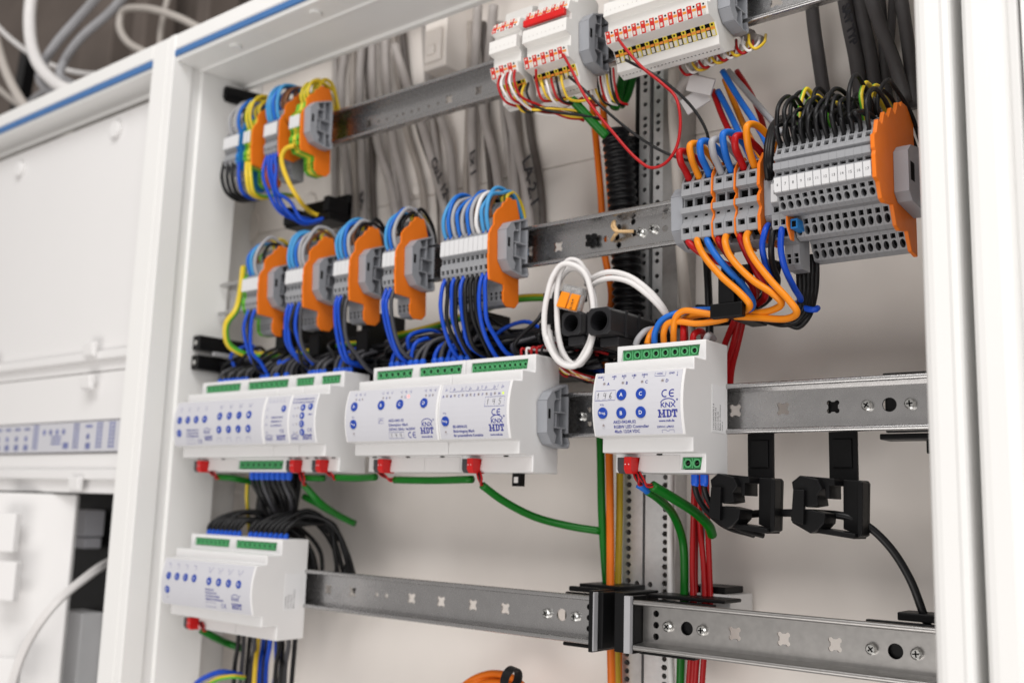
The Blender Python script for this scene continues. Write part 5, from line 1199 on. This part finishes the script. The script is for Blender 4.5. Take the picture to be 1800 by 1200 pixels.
v, f = text2('0.14-4', 3.0, .02); mb = MB(); mb.flat(v, f, lambda a, b_: (5.8 - b_, -6.4 + (a) * .0, -8.6 + a)); mb.build('lettering', 'print_black', lv, weld=False)
def socket(label, u, v, Y, s, depth):
    p = at(u, v, Y); t = thing('cable_socket', label, 'socket', p, 'black cable sockets')
    mb = MB(); h = s / 2
    n = 20; sq = []; ci = []
    for j in range(n):
        a = 2 * math.pi * j / n; cx, cz = math.cos(a), math.sin(a); mx = max(abs(cx), abs(cz)); sq.append((cx / mx * h, 0, cz / mx * h)); ci.append((cx * h * .74, 0, cz * h * .74))
    for j in range(n):
        j2 = (j + 1) % n
        mb.face([sq[j], sq[j2], ci[j2], ci[j]]); mb.face([ci[j], ci[j2], (ci[j2][0], depth * .8, ci[j2][2]), (ci[j][0], depth * .8, ci[j][2])]); mb.face([sq[j], sq[j2], (sq[j2][0], depth, sq[j2][2]), (sq[j][0], depth, sq[j][2])])
    mb.face([(c[0], depth, c[2]) for c in sq]); mb.face([(c[0], depth * .8, c[2]) for c in ci])
    mb.build('sleeve', 'black_satin', t, bevel=.5)
    for q in (.33, .62):
        mb = MB(); mb.box(h - .2, h + 1.2, depth * q - 1, depth * q + 1, -h, h); mb.build('rib', 'black_satin', t)
    mb = MB(); mb.ring((0, -.4, 0), (0, 1, 0), h * .83, h * .75, 1.0, 24); mb.build('collar', 'black_satin', t, angle=40)
    mb = MB(); mb.box(-h * .7, h * .9, depth * .2, depth * 1.5, -h - 7, -h - .2); mb.build('foot', 'black_satin', t, bevel=.6)
    return t
socket('left black square socket with a round opening under the lever connector', 1004, 568, -26, 18, 26)
socket('right black square socket with a round opening and ribbed side', 1053, 564, -30, 20.5, 62)
mb = MB(); mb.box(-10, 8, -4, 12, -16, 14); mb.box(-7, 3, -8, -4, -12, 8); mb.box(-12, -8, -6, 20, -18, -10); mb.box(-12, 16, 12.4, 20, 8, 17)
tag(mb.build('coil_bracket', 'black_plastic', loc=at(977, 545, -16), bevel=.8), 'black bracket left of the sockets holding the white coil', 'bracket')
mb = MB(); mb.box(-34, 60, 0, 12, -8, 10); mb.box(20, 70, -6, 26, -16, -4); tag(mb.build('socket_carrier', 'black_plastic', loc=at(1060, 610, 26), bevel=1), 'black carrier under the two sockets in front of the profile', 'carrier')
# black wire clip holding the orange wires
mb = MB(); mb.box(-8, 9, -8, 0, -12, 16); mb.box(-11, 13, -14, -8.2, -14, -4); mb.box(-5, 6, -12, -8.2, -4, 12); mb.box(-6, 6, 0, 40, -12, -2); mb.box(-9, 12, -2, 6, 16.2, 24)
tag(mb.build('wire_clip', 'black_plastic', loc=at(1290, 528, -18), bevel=.9), 'black clip gripping the orange wires below the power strip', 'clip')
# tie and button on the second rail
p = at(1090, 412, 10); mb = MB(); tube(mb, [(-9, 2, -3), (-3, -3, -1), (0, -4, 1), (-2, -5, 6), (-3, -4, 10), (-5, -3.5, 7), (-1, -5, 2), (5, -3, 1), (12, 1, 1)], 1.4, 8)
tag(mb.build('knotted_cord', 'w_straw', loc=p, smooth=True, weld=False), 'straw coloured cord knotted through the second rail', 'cord')
mb = MB(); mb.cyl((0, 0, 0), (0, -1, 0), 4, 3.5, 16)
for a in range(4): mb.obox((4.2 * math.cos(a * 1.57 + .78), -2, 4.2 * math.sin(a * 1.57 + .78)), (1.8, 0, 0), (0, 1.6, 0), (0, 0, 1.8))
mb.ring((0, -3.5, 0), (0, -1, 0), 2.6, 1.6, .8, 14)
tag(mb.build('rubber_plug', 'black_plastic', loc=at(1042, 423, 12), bevel=.3), 'small black four-pronged plug in a slot of the second rail', 'plug')

# ================================================================ clips, brackets and the rest
ec = thing('end_clamp', 'grey end clamp on the rail right of the eight-light module', 'end clamp', (-73.6, 0, Z3)); end_clamp(ec, (0, 0, 0))
def hang_clip(label, u, v):
    """Black cable holder hanging from the rail: strap, C-shaped frame and latch jaw."""
    p = at(u, v, 0); t = thing('cable_clip', label, 'clip', p, 'black cable clips under the third rail')
    zt = Z3 - 18 - p[2]; sc_ = 1 / 3.95          # outline units to millimetres
    def pl(name, pts, y0, y1):
        mb = MB(); n = len(pts); q = [((x - 845) * sc_ * .86, -(z - 712) * sc_ * .95) for x, z in pts]
        f = [(x, y0, z) for x, z in q]; r_ = [(x, y1, z) for x, z in q]
        for a in range(n): mb.face([f[a], f[(a + 1) % n], r_[(a + 1) % n], r_[a]])
        mb.face(f); mb.face(r_[::-1]); return mb.build(name, 'black_plastic', t, bevel=.5)
    mb = MB(); mb.box(-9, 10, 17, 20, 12, zt + 34); mb.box(-6, 7, 15.6, 17, zt - 22, zt - 3); mb.box(-9, 10, 9, 16.9, 12, 14.5); mb.build('strap', 'black_plastic', t, bevel=.5)
    pl('cheek', [(866, 646), (936, 648), (942, 656), (936, 790), (928, 795), (864, 776)], 6, 10)
    pl('cheek_rim', [(926, 647), (942, 653), (937, 792), (922, 796)], -4, 6)
    pl('top_bar', [(770, 638), (866, 645), (866, 663), (850, 663), (850, 698), (838, 698), (836, 668), (770, 662)], -8, 12)
    pl('upper_jaw', [(744, 656), (770, 638), (824, 648), (838, 672), (822, 690), (826, 716), (790, 722), (752, 700)], -13, 4)
    pl('lower_jaw', [(738, 744), (752, 730), (800, 728), (846, 736), (842, 762), (822, 780), (800, 790), (744, 764)], -13, 6)
    pl('latch', [(756, 676), (790, 676), (786, 768), (748, 758)], -17, -13.2)
    pl('bottom_bar', [(786, 772), (924, 786), (922, 800), (790, 786)], -8, 12)
    return t
hang_clip('left black cable clip hanging under the rail beside the controller', 1316, 880)
hang_clip('right black cable clip hanging under the rail, black cable through it', 1464, 886)
cable('black cable passing through both clips and drooping to the lower right', 'w_black', 2.6, (1300, 905, 20), (1335, 902, 14), (1390, 901, 8), (1440, 902, 6), (1490, 908, 8), (1525, 924, 10), (1565, 962, 14), (1600, 1018, 18), (1622, 1075, 22), (1635, 1110, 26), n=14)
# rail end brackets
def bracket(label, boxes, lips=()):
    p = boxes[0]; t = thing('rail_bracket', label, 'bracket', (p[0], p[2], p[4]), 'black rail end brackets')
    off = (-p[0], -p[2], -p[4])
    mb = MB()
    for i, q in enumerate(boxes):
        mb = MB(); mb.box(*q); mb.build('body' if i == 0 else 'arm', 'black_plastic', t, loc=off, bevel=.8)
    for q in lips:
        mb = MB(); mb.box(*q); mb.build('lip', 'w_grey', t, loc=off, bevel=.3)
xl = xe + 1.0
bracket('black bracket at the right end of the bottom left rail', [(xl, xl + 4.2, -6, 24, Z4 - 22, Z4 + 22), (xl + 4.2, xl + 9.6, -1, 46, Z4 - 20, Z4 + 21), (xl - 34, xl + 4, 16, 22, Z4 + 18.2, Z4 + 22), (xl - 30, xl - 1, 4, 20, Z4 - 21, Z4 - 18.2), (xl - 30, xl + 8, 24.2, 60, Z4 + 20, Z4 + 24), (xl - 38, xl - .5, 17, 21, Z4 - 17.5, Z4 + 17.5)], [(xl + 4.3, xl + 5.4, -6.6, -1.2, Z4 - 21, Z4 + 21)])
xr = at(1113, 1098, Y=0)[0]
bracket('black bracket at the left end of the bottom right rail', [(xr - 15, xr - 6.6, -2, 46, Z4 - 20, Z4 + 22), (xr - 6.4, xr - .8, 2, 20, Z4 - 20.5, Z4 + 20), (xr, xr + 62, 20, 46, Z4 + 18.4, Z4 + 21), (xr - 6, xr + 40, 17, 24, Z4 - 22, Z4 - 18), (xr + 8, xr + 56, 17, 19.8, Z4 - 17.5, Z4 + 17.5)], [(xr - 6.5, xr - 1.4, -2.4, 1.8, Z4 - 20, Z4 + 20)])
bracket('black bracket behind the right end of the third rail', [(175, 229, 17, 40, Z3 + 18.2, Z3 + 21), (172, 229, 17, 36, Z3 - 22, Z3 - 18.2), (195, 229, 36.5, 60, Z3 - 30, Z3 - 20), (176, 229, 17, 21, Z3 - 17.5, Z3 + 17.5)])
bracket('black bracket behind the right end of the bottom right rail', [(180, 229, 17, 38, Z4 + 18.4, Z4 + 23.5), (196, 229, 38.5, 60, Z4 + 22, Z4 + 34), (172, 229, 17, 36, Z4 - 23, Z4 - 18.4), (160, 229, 17, 21, Z4 - 17.5, Z4 + 17.5)])
za = at(345, 604, X=-536)[2]; zb = at(340, 638, X=-536)[2]
bracket('black bracket with two screws on the left post', [(-537, -524, -26, 40, za - 7, za + 8), (-537, -524, -26, 40, zb - 7, zb + 8)], [(-524, -520, -10, 40, zb + 8.5, za - 8)])
for z_ in (za, zb):
    mb = MB(); mb.cyl((-529.5, -26, z_), (0, -1, 0), 2.6, 1.5, 12); s_ = mb.build('bracket_screw', 'screw_zinc'); tag(s_, 'upper bright screw head in the left black bracket' if z_ == za else 'lower bright screw head in the left black bracket', 'screw')
mb = MB(); pz = at(402, 168, Y=-4); mb.cyl((pz[0], -10, pz[2]), (.35, 1, 0), 9, 46, 20); mb.cyl((pz[0] - .5, -11.4, pz[2]), (.35, 1, 0), 6.5, 1.5, 20)
tag(mb.build('rubber_plug', 'black_plastic', angle=40, bevel=.8), 'black round rubber plug in the top left corner of the cabinet', 'plug')
# black clip under the top left strips
p = at(535, 358, 10); mb = MB(); mb.box(-30, 40, 0, 30, -22, -14); mb.box(32, 40, -2, 30, -13.8, 2); mb.box(-30, -22, -2, 30, -13.8, 0); mb.box(-30, 40, 24, 30, -14, 10); mb.box(-28, 20, -4, 0, -20, -12)
tag(mb.build('wire_tray', 'black_plastic', loc=p, bevel=1), 'black wire tray below the earth-block strip', 'wire tray')
# little foot latch under the input module, white box behind the lower rail, spare coil
p = at(910, 843, -10); mb = MB(); mb.box(-4, 4, -2, 4, -5, 5); mb.box(-2, 2, -2.3, -1.9, -2.4, 2.2, 1); tag(mb.build('rail_latch', ['black_plastic', 'w_white'], loc=p), 'small black latch peeking out under the eight-light module', 'latch')
p = at(1256, 1056, 55); mb = MB(); mb.box(-20, 18, -10, 26, -12, 6); mb.box(-17, 12, -7, 23, 6.2, 11, 1); tag(mb.build('junction_box', ['housing', 'black_plastic'], loc=p, bevel=.8), 'white box with a black lid behind the bottom right rail', 'box')
cc = []
for i in range(34):
    t = i / 10 * 2 * math.pi; a = at(855, 1262, 20); cc.append((a[0] + (46 - i * .3) * math.cos(t), a[1] + 14 * math.sin(t) + (i % 7), a[2] + (34 - i * .35) * math.sin(t)))
wire('coil of orange cable at the bottom edge', None, 'c_orange', 3.0, cc, name='cable_coil', cat='cable', n=12, step=5)
p = at(893, 1190, 6); mb = MB(); mb.ring((0, 0, 0), (1, 0, -.2), 9.5, 7.5, 7, 20); tag(mb.build('cable_tie', 'black_rubber', loc=p, angle=40), 'black strap round the orange coil', 'strap')
wire('thin blue wire running across behind the white coil', None, b, 1.6, pp((915, 600, 60), (960, 598, 62), (1010, 585, 62), (1060, 580, 64)))
for i in range(10):
    c = ('w_red', wh, 'w_yellow', k, 'w_red')[i % 5]; lab = 'thin %s wire in the tangle above the end clamp, %s from top' % (CN[c], ORD[i])
    wire(lab, lab + 's', c, 1.0, pp((975, 622 + i * 2, 5), (995, 640 + i * 2.4, 0), (1010, 655 + R.uniform(-3, 8), 0), (1030, 664 + R.uniform(-4, 8), 6), (1056, 668 + R.uniform(-8, 8), 20)), n=6)
for i in range(4):
    wire('black wire along the back beside the coil, %s from top' % ORD[i], 'black wires along the back beside the coil', k, 2.3, pp((900, 590 + i * 6, 55), (960, 586 + i * 6, 62), (1050, 575 + i * 6, 66), (1140, 560 + i * 6, 68), (1290, 548 + i * 6, 50)))
